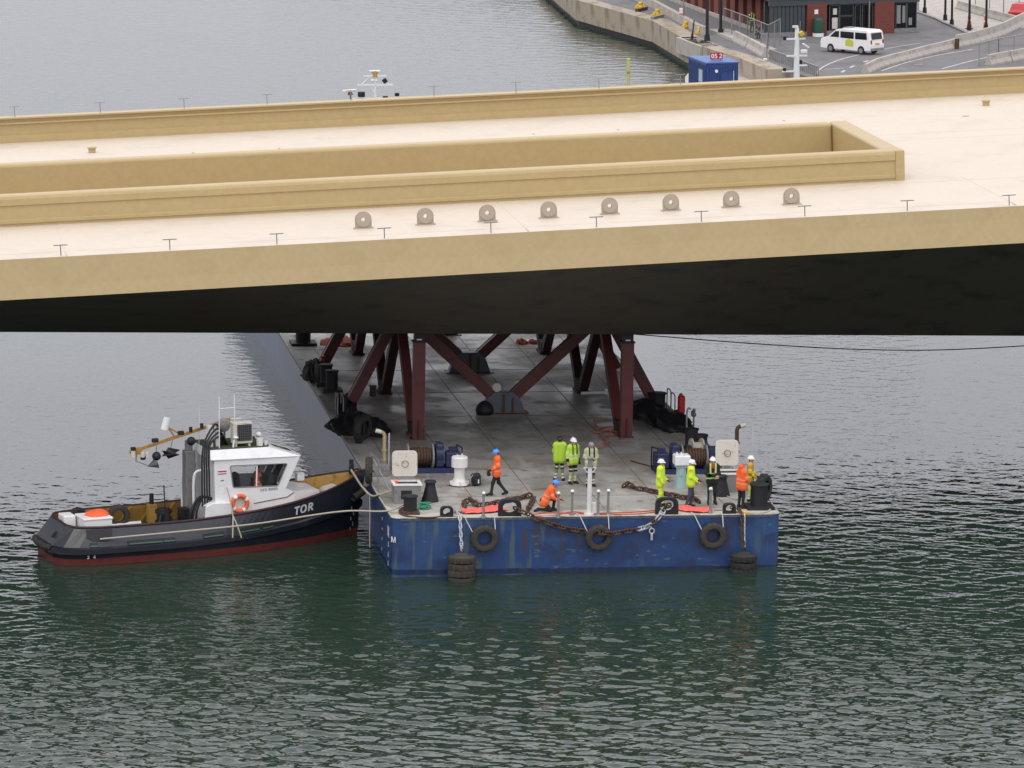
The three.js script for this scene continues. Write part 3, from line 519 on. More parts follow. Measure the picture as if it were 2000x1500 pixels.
// ------------------------------------------------------------------ tyres, fenders, chains, ropes and loose gear
const tyreGeo = (() => {
  const R = 0.5, w = 0.13, pr = [[0.27, -w * 0.8], [0.29, -w], [0.4, -w * 1.08], [0.47, -w * 0.95], [R, -w * 0.6], [R, w * 0.6], [0.47, w * 0.95], [0.4, w * 1.08], [0.29, w], [0.27, w * 0.8], [0.3, w * 0.5], [0.42, w * 0.4], [0.42, -w * 0.4], [0.3, -w * 0.5], [0.27, -w * 0.8]];
  const l = [lathe(pr, [0, 0, 0], [Math.PI / 2, 0, 0], 28)];
  for (let i = 0; i < 26; i++) { const a = i / 26 * Math.PI * 2; l.push(box(0.03, 0.075, w * 0.95, [Math.cos(a) * 0.5, Math.sin(a) * 0.5, (i % 2 ? 1 : -1) * w * 0.35], [0, 0, a])); }
  return mg(l);
})();
const tyreOnBow = (px, py, r, label) => {
  const p = onBow(px, py), t = new THREE.Mesh(tyreGeo, mat.rubberBrown); t.name = 'tyre';
  const g = aboard(thing('tyre_fender', label, 'tyre', 'tyres hung on the bow'), V(p.x, p.y, 0.17)); t.scale.setScalar(r / 0.5); t.castShadow = t.receiveShadow = true; g.add(t);
  for (const s of [-1, 1]) M('rope', [bar([s * r * 0.82, r * 0.35, -0.02], [s * r * (s < 0 ? 1.45 : 0.75), -p.y + 0.03, -0.16], 0.022, 0.022, 6), bar([s * r * (s < 0 ? 1.45 : 0.75), -p.y + 0.03, -0.16], [s * r * (s < 0 ? 1.55 : 0.75), -p.y + 0.03, -0.55], 0.022, 0.022, 6)], mat.ropeWhite, g);
};
tyreOnBow(945, 1050, 0.53, 'brown truck tyre on the bow nearest the left tyre stack');
tyreOnBow(1168, 1048.5, 0.51, 'brown truck tyre at the middle of the bow under the chain');
tyreOnBow(1391, 1045, 0.51, 'brown truck tyre on the bow nearest the right tyre stack');

const linkGeo = (() => { const c = new THREE.CatmullRomCurve3([[-0.5, 0.3], [0, 0.34], [0.5, 0.3], [0.72, 0], [0.5, -0.3], [0, -0.34], [-0.5, -0.3], [-0.72, 0]].map(p => V(p[0], p[1], 0)), true); return mg([new THREE.TubeGeometry(c, 14, 0.15, 5, true), bar([0, -0.3, 0], [0, 0.3, 0], 0.1, 0.1, 5)]); })();
linkGeo.computeVertexNormals();
function chain(name, label, pts, pitch, m, parentFn, special) { // links strung along a curve in barge coordinates
  const g = aboard0(thing(name, label, 'chain')); const c = new THREE.CatmullRomCurve3(pts.map(vec), false, 'catmullrom', 0.3), L = c.getLength(), n = Math.round(L / pitch);
  for (let i = 0; i < n; i++) {
    const t = (i + 0.5) / n, p = c.getPointAt(t), d = c.getTangentAt(t), k = new THREE.Mesh(linkGeo, special && special(t) || m);
    k.name = 'link'; k.scale.setScalar(pitch / 1.08); k.position.copy(p); k.castShadow = k.receiveShadow = true;
    const q = new THREE.Quaternion().setFromUnitVectors(V(1, 0, 0), d.normalize()); k.quaternion.copy(q.multiply(new THREE.Quaternion().setFromAxisAngle(V(1, 0, 0), (i % 2 ? 0.5 : 0) * Math.PI + 0.25 * (hash(i, 3, 7) - 0.5) + 0.6))); g.add(k);
  }
  return g;
}
const dk = (px, py, h = 0.09) => { const p = onDeck(px, py); p.y = h; return p; };
const bw = (px, py, z = 0.1) => { const p = onBow(px, py); p.z = z; return p; };
chain('anchor_chain', 'rusty heavy chain lying on deck behind the left pink sling', [dk(905, 997), dk(908, 988, 0.14), dk(918, 986, 0.2), dk(935, 991), dk(960, 988), dk(990, 982), dk(1015, 977), dk(1034, 974, 0.14), dk(1042, 977), dk(1036, 990), dk(1030, 1000)], 0.3, mat.rust);
chain('anchor_chain', 'rusty heavy chain lying on deck behind the yellow-suited worker', [dk(1217, 954), dk(1226, 953, 0.16), dk(1240, 957), dk(1262, 961), dk(1285, 966), dk(1310, 971), dk(1335, 976), dk(1352, 980, 0.14), dk(1366, 984)], 0.3, mat.rust);
{
  const silver = mt([0.55, 0.56, 0.58], 0.35, 0.5);
  const pts = [dk(1004, 1008, 0.32), dk(1018, 1010, 0.22), bw(1034, 1011, 0.03).setY(0.09), bw(1050, 1014, 0.1), bw(1080, 1024), bw(1110, 1032), bw(1145, 1037), bw(1190, 1038, 0.42), bw(1220, 1036.5, 0.14), bw(1245, 1033), bw(1264, 1027), bw(1280, 1015), bw(1291, 1007, 0.03).setY(0.06), dk(1298, 1004, 0.22), dk(1308, 1001, 0.34)];
  const g = chain('bridle_chain', 'rusty chain draped along the bow between the two large fairleads', pts, 0.27, mat.rust, null, t => (t > 0.735 && t < 0.79) || (t > 0.84 && t < 0.905) ? silver : null);
  const p = bw(1272, 1046); M('shackle', [tor(0.1, 0.03, [p.x, p.y + 0.2, p.z], [0, 0, 0], 6, 12), rbox(0.1, 0.28, 0.07, 0.03, [p.x, p.y - 0.04, p.z]), bar([p.x, p.y + 0.3, p.z], [p.x - 0.12, p.y + 0.44, p.z], 0.03)], silver, g);
}
function tyreStack(px, pyTop, n, r, label, chainLabel, top, cm, m) {
  const p = onBow(px, pyTop), R = r, g = aboard(thing('tyre_stack_fender', label, 'fender', 'tyre stacks hung over the bow'), V(p.x, p.y, R + 0.06));
  for (let i = 0; i < n; i++) { const t = new THREE.Mesh(tyreGeo, m); t.name = 'tyre'; t.scale.set(R / 0.5 * (1 - 0.03 * (i % 2)), R / 0.5, 1.02); t.rotation.set(Math.PI / 2 + 0.03 * (i % 2 ? 1 : -1), 0, i * 1.1); t.position.set(0.01 * (i % 2), -0.16 - i * 0.27, 0); t.castShadow = t.receiveShadow = true; g.add(t); }
  M('hanger', [lathe([[0.3, -0.02], [0.2, 0.06], [0.09, 0.1], [0, 0.11]], [0, 0, 0], [0, 0, 0], 12), tor(0.08, 0.025, [0, 0.15, 0], [0, 0, 0], 6, 12), cyl(0.09, 0.09, n * 0.27, [0, -n * 0.13, 0])], m, g);
  chain('hanging_chain', chainLabel, [V(p.x, p.y + 0.18, R + 0.06), V(p.x - 0.02, p.y * 0.5, R * 0.6 + 0.1), V(p.x - 0.03, 0.02, 0.12), V(p.x - 0.05 + top * 0.1, 0.16, -0.2), V(p.x - 0.1 + top, 0.2, -0.5)], 0.17, cm);
}
tyreStack(898, 1078, 4, 0.52, 'grey-brown stack of four tyres hanging at the left of the bow', 'pale galvanised chain holding the left tyre stack', -0.25, mt([0.5, 0.52, 0.55], 0.4, 0.4), mat.rubberBrown);
tyreStack(1447, 1076, 4, 0.5, 'black stack of tyres hanging at the right of the bow', 'dark rusty chain holding the right tyre stack', -0.25, mat.rust, mat.rubber);
{ const p = onBow(1447, 1076); const g = aboard0(thing('rope', 'pale rope with yellow knot beside the right fender chain', 'rope')); M('strand', tube([[p.x + 0.1, 0.06, -0.1], [p.x + 0.1, 0.0, 0.07], [p.x + 0.09, p.y * 0.5, 0.2], [p.x + 0.05, p.y + 0.25, 0.5]], 0.025, 24, 6), mat.ropeWhite, g); M('knot', [sph(0.09, [p.x + 0.1, 0.07, -0.05], 8), sph(0.07, [p.x + 0.2, 0.06, -0.02], 8)], mat.yellow, g); }

function looseTyre(label, p, rot, s = 1, m = mat.rubber) { const t = new THREE.Mesh(tyreGeo, m); t.name = numbered('loose_tyre'); t.userData = { label, category: 'tyre', group: 'loose tyres along the barge sides' }; t.castShadow = t.receiveShadow = true; const q = new THREE.Quaternion().setFromEuler(new THREE.Euler(...rot)); t.position.copy(p).applyMatrix4(Bm); t.quaternion.copy(Bq).multiply(q); t.scale.setScalar(s); scene.add(t); return t; }
looseTyre('black tyre standing behind the thick right bow bollard', dk(1493, 985).add(V(0.05, 0.45, -0.55)), [0, 0.9, 0.2], 1.12);
looseTyre('brown tyre held in the rack at the left deck edge', dk(730, 955).add(V(-0.1, 0.5, -0.9)), [0, 1.45, 0], 1.05, mat.rubberBrown);
looseTyre('black tyre standing at the left edge in front of the dark tarpaulin heap', dk(697, 866).add(V(0.1, 0.48, 0)), [0, 1.25, 0], 1.08);
looseTyre('black tyre leaning over against another beside the dark tarpaulin heap', dk(709, 862).add(V(0.05, 0.46, -0.3)), [0.15, 0.95, 0], 1.05);
looseTyre('black tyre lying beside the black pile on the right of the deck', dk(1272, 806).add(V(0, 0.06, 0)), [Math.PI / 2, 0, 0], 0.9);

function heap(name, label, cat, px, py, w, h, d, m, sd, turn = 0) { // crumpled heap of net, tarpaulin or hose
  const g = new THREE.SphereGeometry(1, 44, 22); const p = g.attributes.position;
  for (let i = 0; i < p.count; i++) { let x = p.getX(i), y = p.getY(i), z = p.getZ(i); const a = 0.6 + 0.5 * vn(x * 2.2 + 9, z * 2.2 + y * 2 + 9, 999, 999, sd) + 0.35 * Math.abs(2 * vn(x * 4.5 + 30, z * 4.5 + y * 4 + 30, 999, 999, sd + 5) - 1) + 0.16 * vn(x * 13 + 30, z * 13 + y * 9 + 30, 999, 999, sd + 9); p.setXYZ(i, x * a * w / 2, Math.max(-0.02, y * a) * h, z * a * d / 2); }
  g.computeVertexNormals(); const o = solo(name, g, m, label, cat); aboard(o, onDeck(px, py), turn); return o;
}
heap('tarpaulin_heap', 'dark heap of tarpaulin on the left edge beside the standing tyres', 'heap', 703, 840, 2.3, 0.62, 3.4, mat.black, 3, 0.3);
heap('net_heap', 'black heap of netting on the left edge behind the bollard pair', 'heap', 618, 738, 1.2, 0.7, 3.0, mat.rubber, 8);
heap('gear_heap', 'black heap of gear right of the front column', 'heap', 1262, 812, 2.0, 0.6, 2.6, mat.black, 13);
heap('canvas_heap', 'dark low canvas heap between right brace and red cabinet', 'heap', 1310, 832, 1.6, 0.5, 3.5, mat.black, 19);
heap('dark_heap', 'dark heap beside the foot of the left brace', 'heap', 674, 806, 1.0, 0.7, 2.4, mat.black, 27);
heap('rag_pile', 'rusty red pile of slings far back on the deck', 'heap', 672, 670, 1.8, 0.22, 2.2, mat.ropeRed, 23);
heap('sling_pile', 'small red pile near the far end of deck, left one', 'heap', 1019, 671, 0.5, 0.2, 0.8, mat.ropeRed, 33);
heap('sling_pile', 'small red pile near the far end of deck, right one', 'heap', 1040, 670, 0.4, 0.18, 0.8, mat.ropeRed, 34);
function sling(label, pts, w, sd) { // flat folded webbing
  const c = new THREE.CatmullRomCurve3(pts.map(vec)), n = 40, k = 6, P = [], I = [];
  for (let i = 0; i <= n; i++) { const q = c.getPointAt(i / n), t = c.getTangentAt(i / n), s = V(-t.z, 0, t.x).normalize(); for (let j = 0; j <= k; j++) { const a = j / k - 0.5; const b = q.clone().addScaledVector(s, a * w * (0.85 + 0.3 * vn(i * 0.3, j * 0.4, 99, 99, sd))); P.push(b.x, 0.03 + 0.2 * vn(i * 0.45 + 3, j * 0.9, 99, 99, sd + 1) * (1 - Math.abs(a) * 1.2), b.z); } }
  for (let i = 0; i < n; i++) for (let j = 0; j < k; j++) { const a = i * (k + 1) + j; I.push(a, a + 1, a + k + 1, a + 1, a + k + 2, a + k + 1); }
  const g = new THREE.BufferGeometry(); g.setAttribute('position', new THREE.Float32BufferAttribute(P, 3)); g.setIndex(I); g.computeVertexNormals();
  return aboard0(solo('lifting_sling', g, mat.pink, label, 'sling', 'pink lifting slings'));
}
sling('crumpled pink lifting sling on deck in front of the left chain', [dk(901, 1001), dk(925, 1001), dk(950, 999), dk(978, 994)], 0.85, 3);
sling('crumpled pink lifting sling on deck at the feet of the worker in jeans', [dk(1332, 994), dk(1350, 998), dk(1368, 999), dk(1386, 998)], 0.8, 7);
const ropeOnDeck = (label, m, pts, r = 0.03, n = 60) => aboard0(solo('rope', tube(pts, r, n, 6), m, label, 'rope'));
ropeOnDeck('thin red rope running along the bow between the two large fairleads', mat.ropeRed, [dk(1040, 1006, 0.03), dk(1070, 1003, 0.03), dk(1110, 1004, 0.03), dk(1150, 1005, 0.03), dk(1190, 1003, 0.03), dk(1230, 1002, 0.03), dk(1270, 999, 0.03), dk(1300, 996, 0.03)], 0.025);
ropeOnDeck('second thin red rope just behind the first along the bow', mat.ropeRed, [dk(1046, 1010, 0.03), dk(1080, 1008, 0.03), dk(1120, 1001, 0.03), dk(1160, 1006, 0.03), dk(1200, 1006, 0.03), dk(1245, 1005, 0.03), dk(1290, 1000, 0.03)], 0.022);
ropeOnDeck('brown rope looped from the left bollard to the small left fairlead', mat.rust, [dk(812, 1000, 0.05), dk(788, 993, 0.04), dk(780, 1002, 0.04), dk(795, 1010, 0.04), dk(830, 1013, 0.04), dk(860, 1011, 0.04), dk(880, 1006, 0.1), dk(915, 1003, 0.04)], 0.035);
ropeOnDeck('pale brown rope looped round the right bow bollard', mat.rope, [dk(1395, 997, 0.04), dk(1420, 998, 0.04), dk(1450, 1003, 0.04), dk(1490, 1003, 0.04), dk(1508, 992, 0.04), dk(1502, 978, 0.04), dk(1490, 972, 0.04)], 0.032);
ropeOnDeck('thin cable lying from the right rope guide towards the bow', mat.rope, [dk(1398, 930, 0.5), dk(1412, 962, 0.05), dk(1425, 973, 0.03), dk(1440, 977, 0.03)], 0.025);
{ const p = dk(828, 994, 0.03), l = []; for (let i = 0; i < 5; i++) l.push(tor(0.17 + 0.03 * (i % 3), 0.03, [p.x + 0.08 * Math.sin(i * 2), 0.04 + 0.045 * i, p.z + 0.08 * Math.cos(i * 2.4)], [Math.PI / 2 + 0.12 * Math.sin(i), 0, 0], 6, 18)); const o = solo('rope_coil', l, mat.green, 'small coil of green rope beside the left bollard', 'rope'); aboard0(o); }
{ seed(5); const hose = (label, a) => ropeOnDeck(label, mat.ropeRed, a, 0.03, 80);
  hose('red hose lying in bends at the foot of the right front column', [dk(1152, 846), dk(1166, 849), dk(1188, 845), dk(1204, 848), dk(1197, 854), dk(1186, 853), dk(1178, 858), dk(1183, 864), dk(1190, 868), dk(1180, 876), dk(1168, 880)]);
  hose('red hose lying left of the right front column', [dk(1160, 822), dk(1163, 832), dk(1168, 842), dk(1182, 839), dk(1200, 838), dk(1212, 842)]);
}
{ // backpack
  const g = aboard(thing('backpack', 'black backpack standing on deck beside the white ventilator', 'backpack'), onDeck(929, 948), 0.3);
  M('bag', [rbox(0.42, 0.5, 0.26, 0.11, [0, 0.25, 0], [-0.12, 0, 0], 4)], mat.black, g); M('pocket', [rbox(0.3, 0.26, 0.12, 0.05, [0, 0.17, 0.16], [0, 0, 0], 3)], mat.black, g);
  M('strap', [tube([[-0.16, 0.45, 0.06], [-0.27, 0.32, 0.1], [-0.26, 0.14, 0.1], [-0.2, 0.04, 0.08]], 0.025), tube([[0.16, 0.45, 0.06], [0.27, 0.32, 0.1], [0.26, 0.14, 0.1], [0.2, 0.04, 0.08]], 0.025), tube([[-0.06, 0.5, 0], [0, 0.57, 0], [0.06, 0.5, 0]], 0.018)], mat.galv, g); M('label_patch', [box(0.05, 0.16, 0.01, [0.02, 0.2, 0.225])], mat.cleanWhite, g);
}
{ const p = onDeck(772, 978); const o = solo('life_vest', [rbox(0.2, 0.6, 0.14, 0.06, [0, 0.52, 0.0], [0, 0, 0.05], 3)], mat.orange, 'orange float hanging on the left side of the left hatch', 'float'); aboard(o, V(p.x + 0.02, 0, p.z + 0.0), 0.2); }
{ const o = solo('white_pipe', [bar([-0.6, 0.07, 0.1], [0.5, 0.07, 0], 0.07), cyl(0.07, 0.07, 0.22, [0.55, 0.11, 0])], mat.cleanWhite, 'short white pipe lying on deck near the right legs', 'pipe'); aboard(o, onDeck(1160, 770)); }
{ const o = solo('steel_bar', [bar([-0.4, 0.03, -0.8], [0.35, 0.03, 0.8], 0.03)], mat.rust, 'rusty bar lying on deck left of the right winch', 'bar'); aboard(o, onDeck(1257, 908)); }
{ // mooring wire across the water on the right, tug lines
  const a = V(BW - 0.3, 0.9, -40).applyMatrix4(Bm), b = on(1500, 673, 3), c = on(1700, 683, 2.4), d = on(1850, 683, 2.4), e = on(2150, 664, 3.4);
  solo('mooring_wire', tube([a, b, c, d, e, on(2500, 620, 6)], 0.025, 80, 6), mat.black, 'thin dark mooring wire sagging over the water on the right', 'wire');
}

// ------------------------------------------------------------------ tug
const TY = 22 * Math.PI / 180, tug0 = new THREE.Object3D(); tug0.position.set(-12.29, 0, -180.71); tug0.rotation.y = TY; tug0.updateMatrix();
const Tm = tug0.matrix.clone();
const tug = thing('tugboat', 'small black tugboat with white wheelhouse lying against the barge side', 'tugboat'); tug.position.copy(tug0.position); tug.rotation.y = TY;
function intoTug(o, p, turn = 0) { o.position.copy(vec(p)).applyMatrix4(Tm); o.rotation.y = TY + turn; return o; }
{
  const hb = (t, full, bow) => { // half breadth along the length
    const s = t < 0.13 ? Math.pow(Math.max(0, 1 - Math.pow(1 - t / 0.13, 2.2)), 0.5) * 0.45 + 0.55 : 1;
    const b = t > 0.5 ? 1 - Math.pow((t - 0.5) / 0.5, bow) : 1; return full * s * Math.max(b, 0.035) * (0.94 + 0.06 * Math.sin(Math.PI * Math.min(1, t * 1.6)));
  };
  const rise = (t, a, b, e = 1.9) => a + (b - a) * Math.pow(clamp((t - 0.3) / 0.7), e);
  const LV = [ // x range, full half breadth, bow exponent, height(t)
    [-6.1, 6.1, 1.6, 1.7, t => -0.9], [-6.6, 6.45, 2.12, 1.9, t => 0.0], [-6.63, 6.5, 2.15, 1.95, t => 0.27], [-6.68, 6.55, 2.18, 2.0, t => rise(t, 0.42, 1.05)],
    [-6.78, 6.68, 2.34, 2.2, t => rise(t, 0.48, 1.15)], [-6.78, 6.7, 2.34, 2.2, t => rise(t, 0.68, 1.38)], [-6.64, 6.62, 2.22, 2.3, t => rise(t, 0.74, 1.44)], [-6.1, 6.85, 1.96, 2.9, t => rise(t, 1.46, 2.62)]];
  const NT = 48, pt = (k, t, s) => { const [x0, x1, f, b, h] = LV[k]; const hbow = k === 7 ? f + 0.28 * sm(0.35, 0.75, t) : f; return [lerp(x0, x1, t), h(t), s * hb(t, hbow, b)]; };
  const skin = (k0, k1, inset = 0, hs) => { const P = []; for (const s of [-1, 1]) for (let k = k0; k < k1; k++) for (let i = 0; i < NT; i++) { const a = pt(k, i / NT, s), b = pt(k, (i + 1) / NT, s), c = pt(k + 1, (i + 1) / NT, s), d = pt(k + 1, i / NT, s); P.push(...a, ...b, ...c, ...a, ...c, ...d); }
    for (const t of [0, 1]) for (let k = k0; k < k1; k++) { const a = pt(k, t, -1), b = pt(k, t, 1), c = pt(k + 1, t, 1), d = pt(k + 1, t, -1); P.push(...a, ...b, ...c, ...a, ...c, ...d); }
    const g = new THREE.BufferGeometry(); g.setAttribute('position', new THREE.Float32BufferAttribute(P, 3)); g.computeVertexNormals(); return g; };
  const hullPaint = mottled([0.013, 0.015, 0.022], [0.03, 0.03, 0.034], 0.8, 0.28, [3, 2], { grain: 0.2, streak: 18 });
  const topside = mottled([0.032, 0.035, 0.042], [0.045, 0.046, 0.05], 0.8, 0.3, [3, 2], { grain: 0.2, streak: 18 });
  const bottomRed = mottled([0.14, 0.024, 0.02], [0.07, 0.022, 0.02], 0.8, 0.5, [2, 1], { streak: 20 });
  M('bottom_paint', skin(0, 2), bottomRed, tug);
  const hull = M('hull', skin(2, 6), hullPaint, tug);
  M('bulwark', skin(6, 7), topside, tug);
  // inner bulwark, rail and deck
  const inn = [], rail = [], dk0 = [];
  const rp = (t, s, d, h) => { const q = pt(7, t, s); const e = pt(6, t, s), k = h === undefined ? 1 : clamp((h - e[1]) / (q[1] - e[1])); return [lerp(e[0], q[0], k) + (t < 0.02 ? 0.08 : t > 0.97 ? -0.25 : 0), h ?? q[1], Math.sign(s) * Math.max(0.02, Math.abs(lerp(e[2], q[2], k)) - d)]; };
  const deckH = t => rise(t, 0.72, 1.55, 2.2);
  for (const s of [-1, 1]) for (let i = 0; i < NT; i++) { const t = i / NT, u = (i + 1) / NT;
    inn.push(quad(rp(t, s, 0.1, deckH(t)), rp(u, s, 0.1, deckH(u)), rp(u, s, 0.1), rp(t, s, 0.1)));
    const a = rp(t, s, 0), b = rp(u, s, 0); rail.push(bar(a, b, 0.055, 0.055, 6)); }
  for (let i = 0; i < NT; i++) { const t = i / NT, u = (i + 1) / NT; dk0.push(quad(rp(t, -1, 0.08, deckH(t)), rp(u, -1, 0.08, deckH(u)), rp(u, 1, 0.08, deckH(u)), rp(t, 1, 0.08, deckH(t)))); }
  inn.push(quad(rp(0, -1, 0.05, 0.7), rp(0, 1, 0.05, 0.7), rp(0, 1, 0.05), rp(0, -1, 0.05))); rail.push(bar(rp(0, -1, 0), rp(0, 1, 0), 0.055, 0.055, 6));
  M('bulwark_lining', inn, mat.ochre, tug); M('cap_rail', rail, mat.maroonDark, tug); M('deck', dk0, mt([0.05, 0.075, 0.06], 0.7), tug);
  for (const s of [-1, 1]) for (const t of [0.07, 0.14, 0.21, 0.28, 0.35, 0.42, 0.82, 0.87, 0.92]) { const a = rp(t, s, 0.13, deckH(t) + 0.02), b = rp(t, s, 0.12); b[1] -= 0.05; M('bulwark_stay', [beam(a, b, 0.05, 0.1, V(1, 0, 0))], mat.ochre, tug); }
  const side = (X, f) => { // point on the near bulwark: f = 0 at the belt, 1 at the rail
    const ta = (X + 6.64) / 13.26; const a = pt(6, ta, 1), b = pt(7, clamp((X + 6.1) / 12.95), 1); return V(X, lerp(a[1], b[1], f), lerp(a[2], b[2], f)); };
  const onSide = (g, X, f, off = 0.012) => { const c = side(X, f), ux = side(X + 0.3, f).sub(side(X - 0.3, f)).normalize(), uy = side(X, f + 0.2).sub(side(X, f - 0.2)).normalize(), n = ux.clone().cross(uy).normalize(); return g.applyMatrix4(new THREE.Matrix4().makeBasis(ux, uy, n).setPosition(c.addScaledVector(n, off))); };
  // name, freeing ports with green sills, mooring opening, draught marks
  M('name_lettering', [onSide(text('TOR', 0.36, 0.012), 3.6, 0.36)], mat.cleanWhite, tug);
  const gsill = mt([0.05, 0.13, 0.07], 0.6);
  for (const [x, w] of [[-5.25, 0.32], [-3.15, 1.5], [-2.2, 0.5], [-0.35, 0.9], [1.2, 0.9], [2.0, 0.5]]) { const p = M('freeing_port', [onSide(box(w, 0.13, 0.03, [0, 0, 0]), x, 0.14, 0.005)], mat.black, tug); M('sill', [onSide(box(w * 0.9, 0.05, 0.04, [0, 0, 0]), x, 0.05, 0.02)], gsill, p); }
  M('mooring_opening', [onSide(ext([[-0.5, 0.22], [0.55, 0.22], [0.52, -0.12], [0.3, -0.27], [-0.25, -0.27], [-0.48, -0.1]], 0.02), -5.0, 0.62, 0.004)], mat.black, tug);
  { const sb = []; for (let i = 0; i < 3; i++) sb.push(quad([-6.72, 0.98 + 0, -0.4 + 0.5 * i], [-6.72, 0.98, -0.3 + 0.5 * i], [-6.6, 1.2, -0.3 + 0.5 * i], [-6.6, 1.2, -0.4 + 0.5 * i])); M('stern_port', [rbox(0.06, 0.3, 0.14, 0.02, [-6.42, 1.08, 0.6], [0, 0, -0.75])], mat.black, tug); }
  M('stern_fender', [tube([[-6.68, 0.62, -1.2], [-6.83, 0.62, -0.5], [-6.85, 0.62, 0.5], [-6.68, 0.62, 1.2]], 0.13, 20, 10)], mat.rubber, tug);
  M('bow_fender', [tube([[6.1, 1.6, 0.6], [6.6, 1.75, 0.3], [6.75, 1.8, 0], [6.6, 1.75, -0.3], [6.1, 1.6, -0.6]], 0.15, 20, 10)], mat.rubberBrown, tug);
  M('draught_mark', [xf(text('2', 0.13, 0.006), [-5.5, 0.3, 2.14]), xf(text('4', 0.13, 0.006), [-5.25, 0.3, 2.15]), ...[0.28, 0.5, 0.72, 0.94, 1.16].map((h, i) => xf(text('2', 0.13, 0.006), [5.95 + 0.1 * (i % 2), h, 0.62 + 0.05 * i], [0, 0.85, 0]))], mat.offWhite, tug);

  // wheelhouse ---------------------------------------------------------
  const Z = 1.42, T = 0.06;
  const wp = new THREE.Shape([[0.0, 0.72], [-0.05, 3.72], [3.5, 3.62], [2.9, 2.4], [3.3, 2.2], [3.3, 1.0], [2.6, 0.72]].map(p => new THREE.Vector2(...p)));
  const rr4 = (pts, r) => { const p = new THREE.Path(), n = pts.length; for (let i = 0; i < n; i++) { const a = new THREE.Vector2(...pts[i]), b = new THREE.Vector2(...pts[(i + n - 1) % n]), c = new THREE.Vector2(...pts[(i + 1) % n]); const p1 = a.clone().add(b.clone().sub(a).setLength(r)), p2 = a.clone().add(c.clone().sub(a).setLength(r)); if (!i) p.moveTo(p1.x, p1.y); else p.lineTo(p1.x, p1.y); p.quadraticCurveTo(a.x, a.y, p2.x, p2.y); } p.closePath(); return p; };
  const win = [[0.62, 3.45], [0.74, 2.56], [2.62, 2.5], [3.02, 3.38]];
  wp.holes.push(rr4(win, 0.07));
  const wall = new THREE.ExtrudeGeometry(wp, { depth: T, bevelEnabled: false, curveSegments: 4 });
  const house = M('wheelhouse', [wall.clone().translate(0, 0, Z - T), wall.clone().translate(0, 0, -Z), quad([0.0, 0.72, -Z], [0.0, 0.72, Z], [-0.05, 3.72, Z], [-0.05, 3.72, -Z]), quad([2.9, 2.4, -Z], [2.9, 2.4, Z], [3.3, 2.2, Z], [3.3, 2.2, -Z]),
    ...[-1.38, -0.45, 0.45, 1.38].map(z => beam(V(2.9, 2.4, z), V(3.5, 3.62, z), 0.1, 0.1))], mat.cleanWhite, tug);
  { const A = [[3.29, 2.2, -Z], [3.29, 2.2, Z], [4.55, 2.08, 0.85], [4.55, 2.08, -0.85]], C = [[3.29, 1.0, -Z], [3.29, 1.0, Z], [4.7, 1.2, 0.85], [4.7, 1.2, -0.85]]; M('trunk', [quad(A[0], A[1], A[2], A[3]), quad(C[1], C[2], A[2], A[1]), quad(C[0], A[0], A[3], C[3]), quad(C[3], A[3], A[2], C[2])], mat.cleanWhite, house); }
  const panes = M('side_window', [xf(new THREE.ShapeGeometry(new THREE.Shape(rr4(win, 0.07).getPoints(4))), [0, 0, Z - 0.03])], mat.glass, house); panes.userData.label = 'near side wheelhouse window'; 
  M('side_window', [xf(new THREE.ShapeGeometry(new THREE.Shape(rr4(win, 0.07).getPoints(4))), [0, 0, -Z + 0.03])], mat.glass, house);
  M('window_mullion', [beam(V(1.72, 2.54, Z - 0.03), V(1.75, 3.42, Z - 0.03), 0.05, 0.05, V(0, 0, 1))], mat.cleanWhite, house); M('window_mullion', [beam(V(1.45, 2.54, -Z + 0.03), V(1.45, 3.42, -Z + 0.03), 0.06, 0.05)], mat.cleanWhite, house);
  for (const [a, b] of [[-1.3, -0.5], [-0.4, 0.4], [0.5, 1.3]]) M('front_window', [quad([2.94, 2.48, a], [2.94, 2.48, b], [3.47, 3.55, b], [3.47, 3.55, a])], mat.darkGlass, house);
  const fr = []; for (const z of [Z + 0.004, -Z - 0.004]) { const q = rr4(win, 0.07).getPoints(4).map(p => V(p.x, p.y, z)); for (let i = 0; i < q.length; i++) fr.push(bar(q[i], q[(i + 1) % q.length], 0.022, 0.022, 5)); } M('window_frame', fr, mat.grey, house);
  // roof
  const ro = [[-0.2, 3.74, Z + 0.08], [3.6, 3.64, Z + 0.02], [3.75, 3.62, 0.9], [3.75, 3.62, -0.9], [3.6, 3.64, -Z - 0.02], [-0.2, 3.74, -Z - 0.08]], ri = [[-0.15, 4.1, Z - 0.18], [2.3, 4.06, Z - 0.22], [2.5, 4.05, 0.75], [2.5, 4.05, -0.75], [2.3, 4.06, -Z + 0.22], [-0.15, 4.1, -Z + 0.18]];
  const rf = []; for (let i = 0; i < 6; i++) { const j = (i + 1) % 6; rf.push(quad(ro[i], ro[j], ri[j], ri[i])); } rf.push(quad(ro[0], ro[1], ro[4], ro[5]), quad(ro[1], ro[2], ro[3], ro[4]));
  const roof = M('roof', rf, mat.cleanWhite, tug);
  M('roof_deck', [quad(ri[0], ri[1], ri[4], ri[5]), quad(ri[1], ri[2], ri[3], ri[4])], mt([0.055, 0.07, 0.035], 0.8), roof);
  M('skylight', [quad([2.75, 3.97, 0.72], [3.45, 3.74, 0.8], [3.45, 3.74, 0.12], [2.75, 3.97, 0.1])].map(g => g.translate(0.0, 0.015, 0)), mat.darkGlass, roof);
  M('trim_line', [bar([1.6, 1.86, Z + 0.012], [3.0, 2.02, Z + 0.012], 0.018, 0.018, 5), bar([3.0, 2.02, Z + 0.012], [3.29, 2.19, Z + 0.012], 0.018, 0.018, 5)], mat.rust, house);
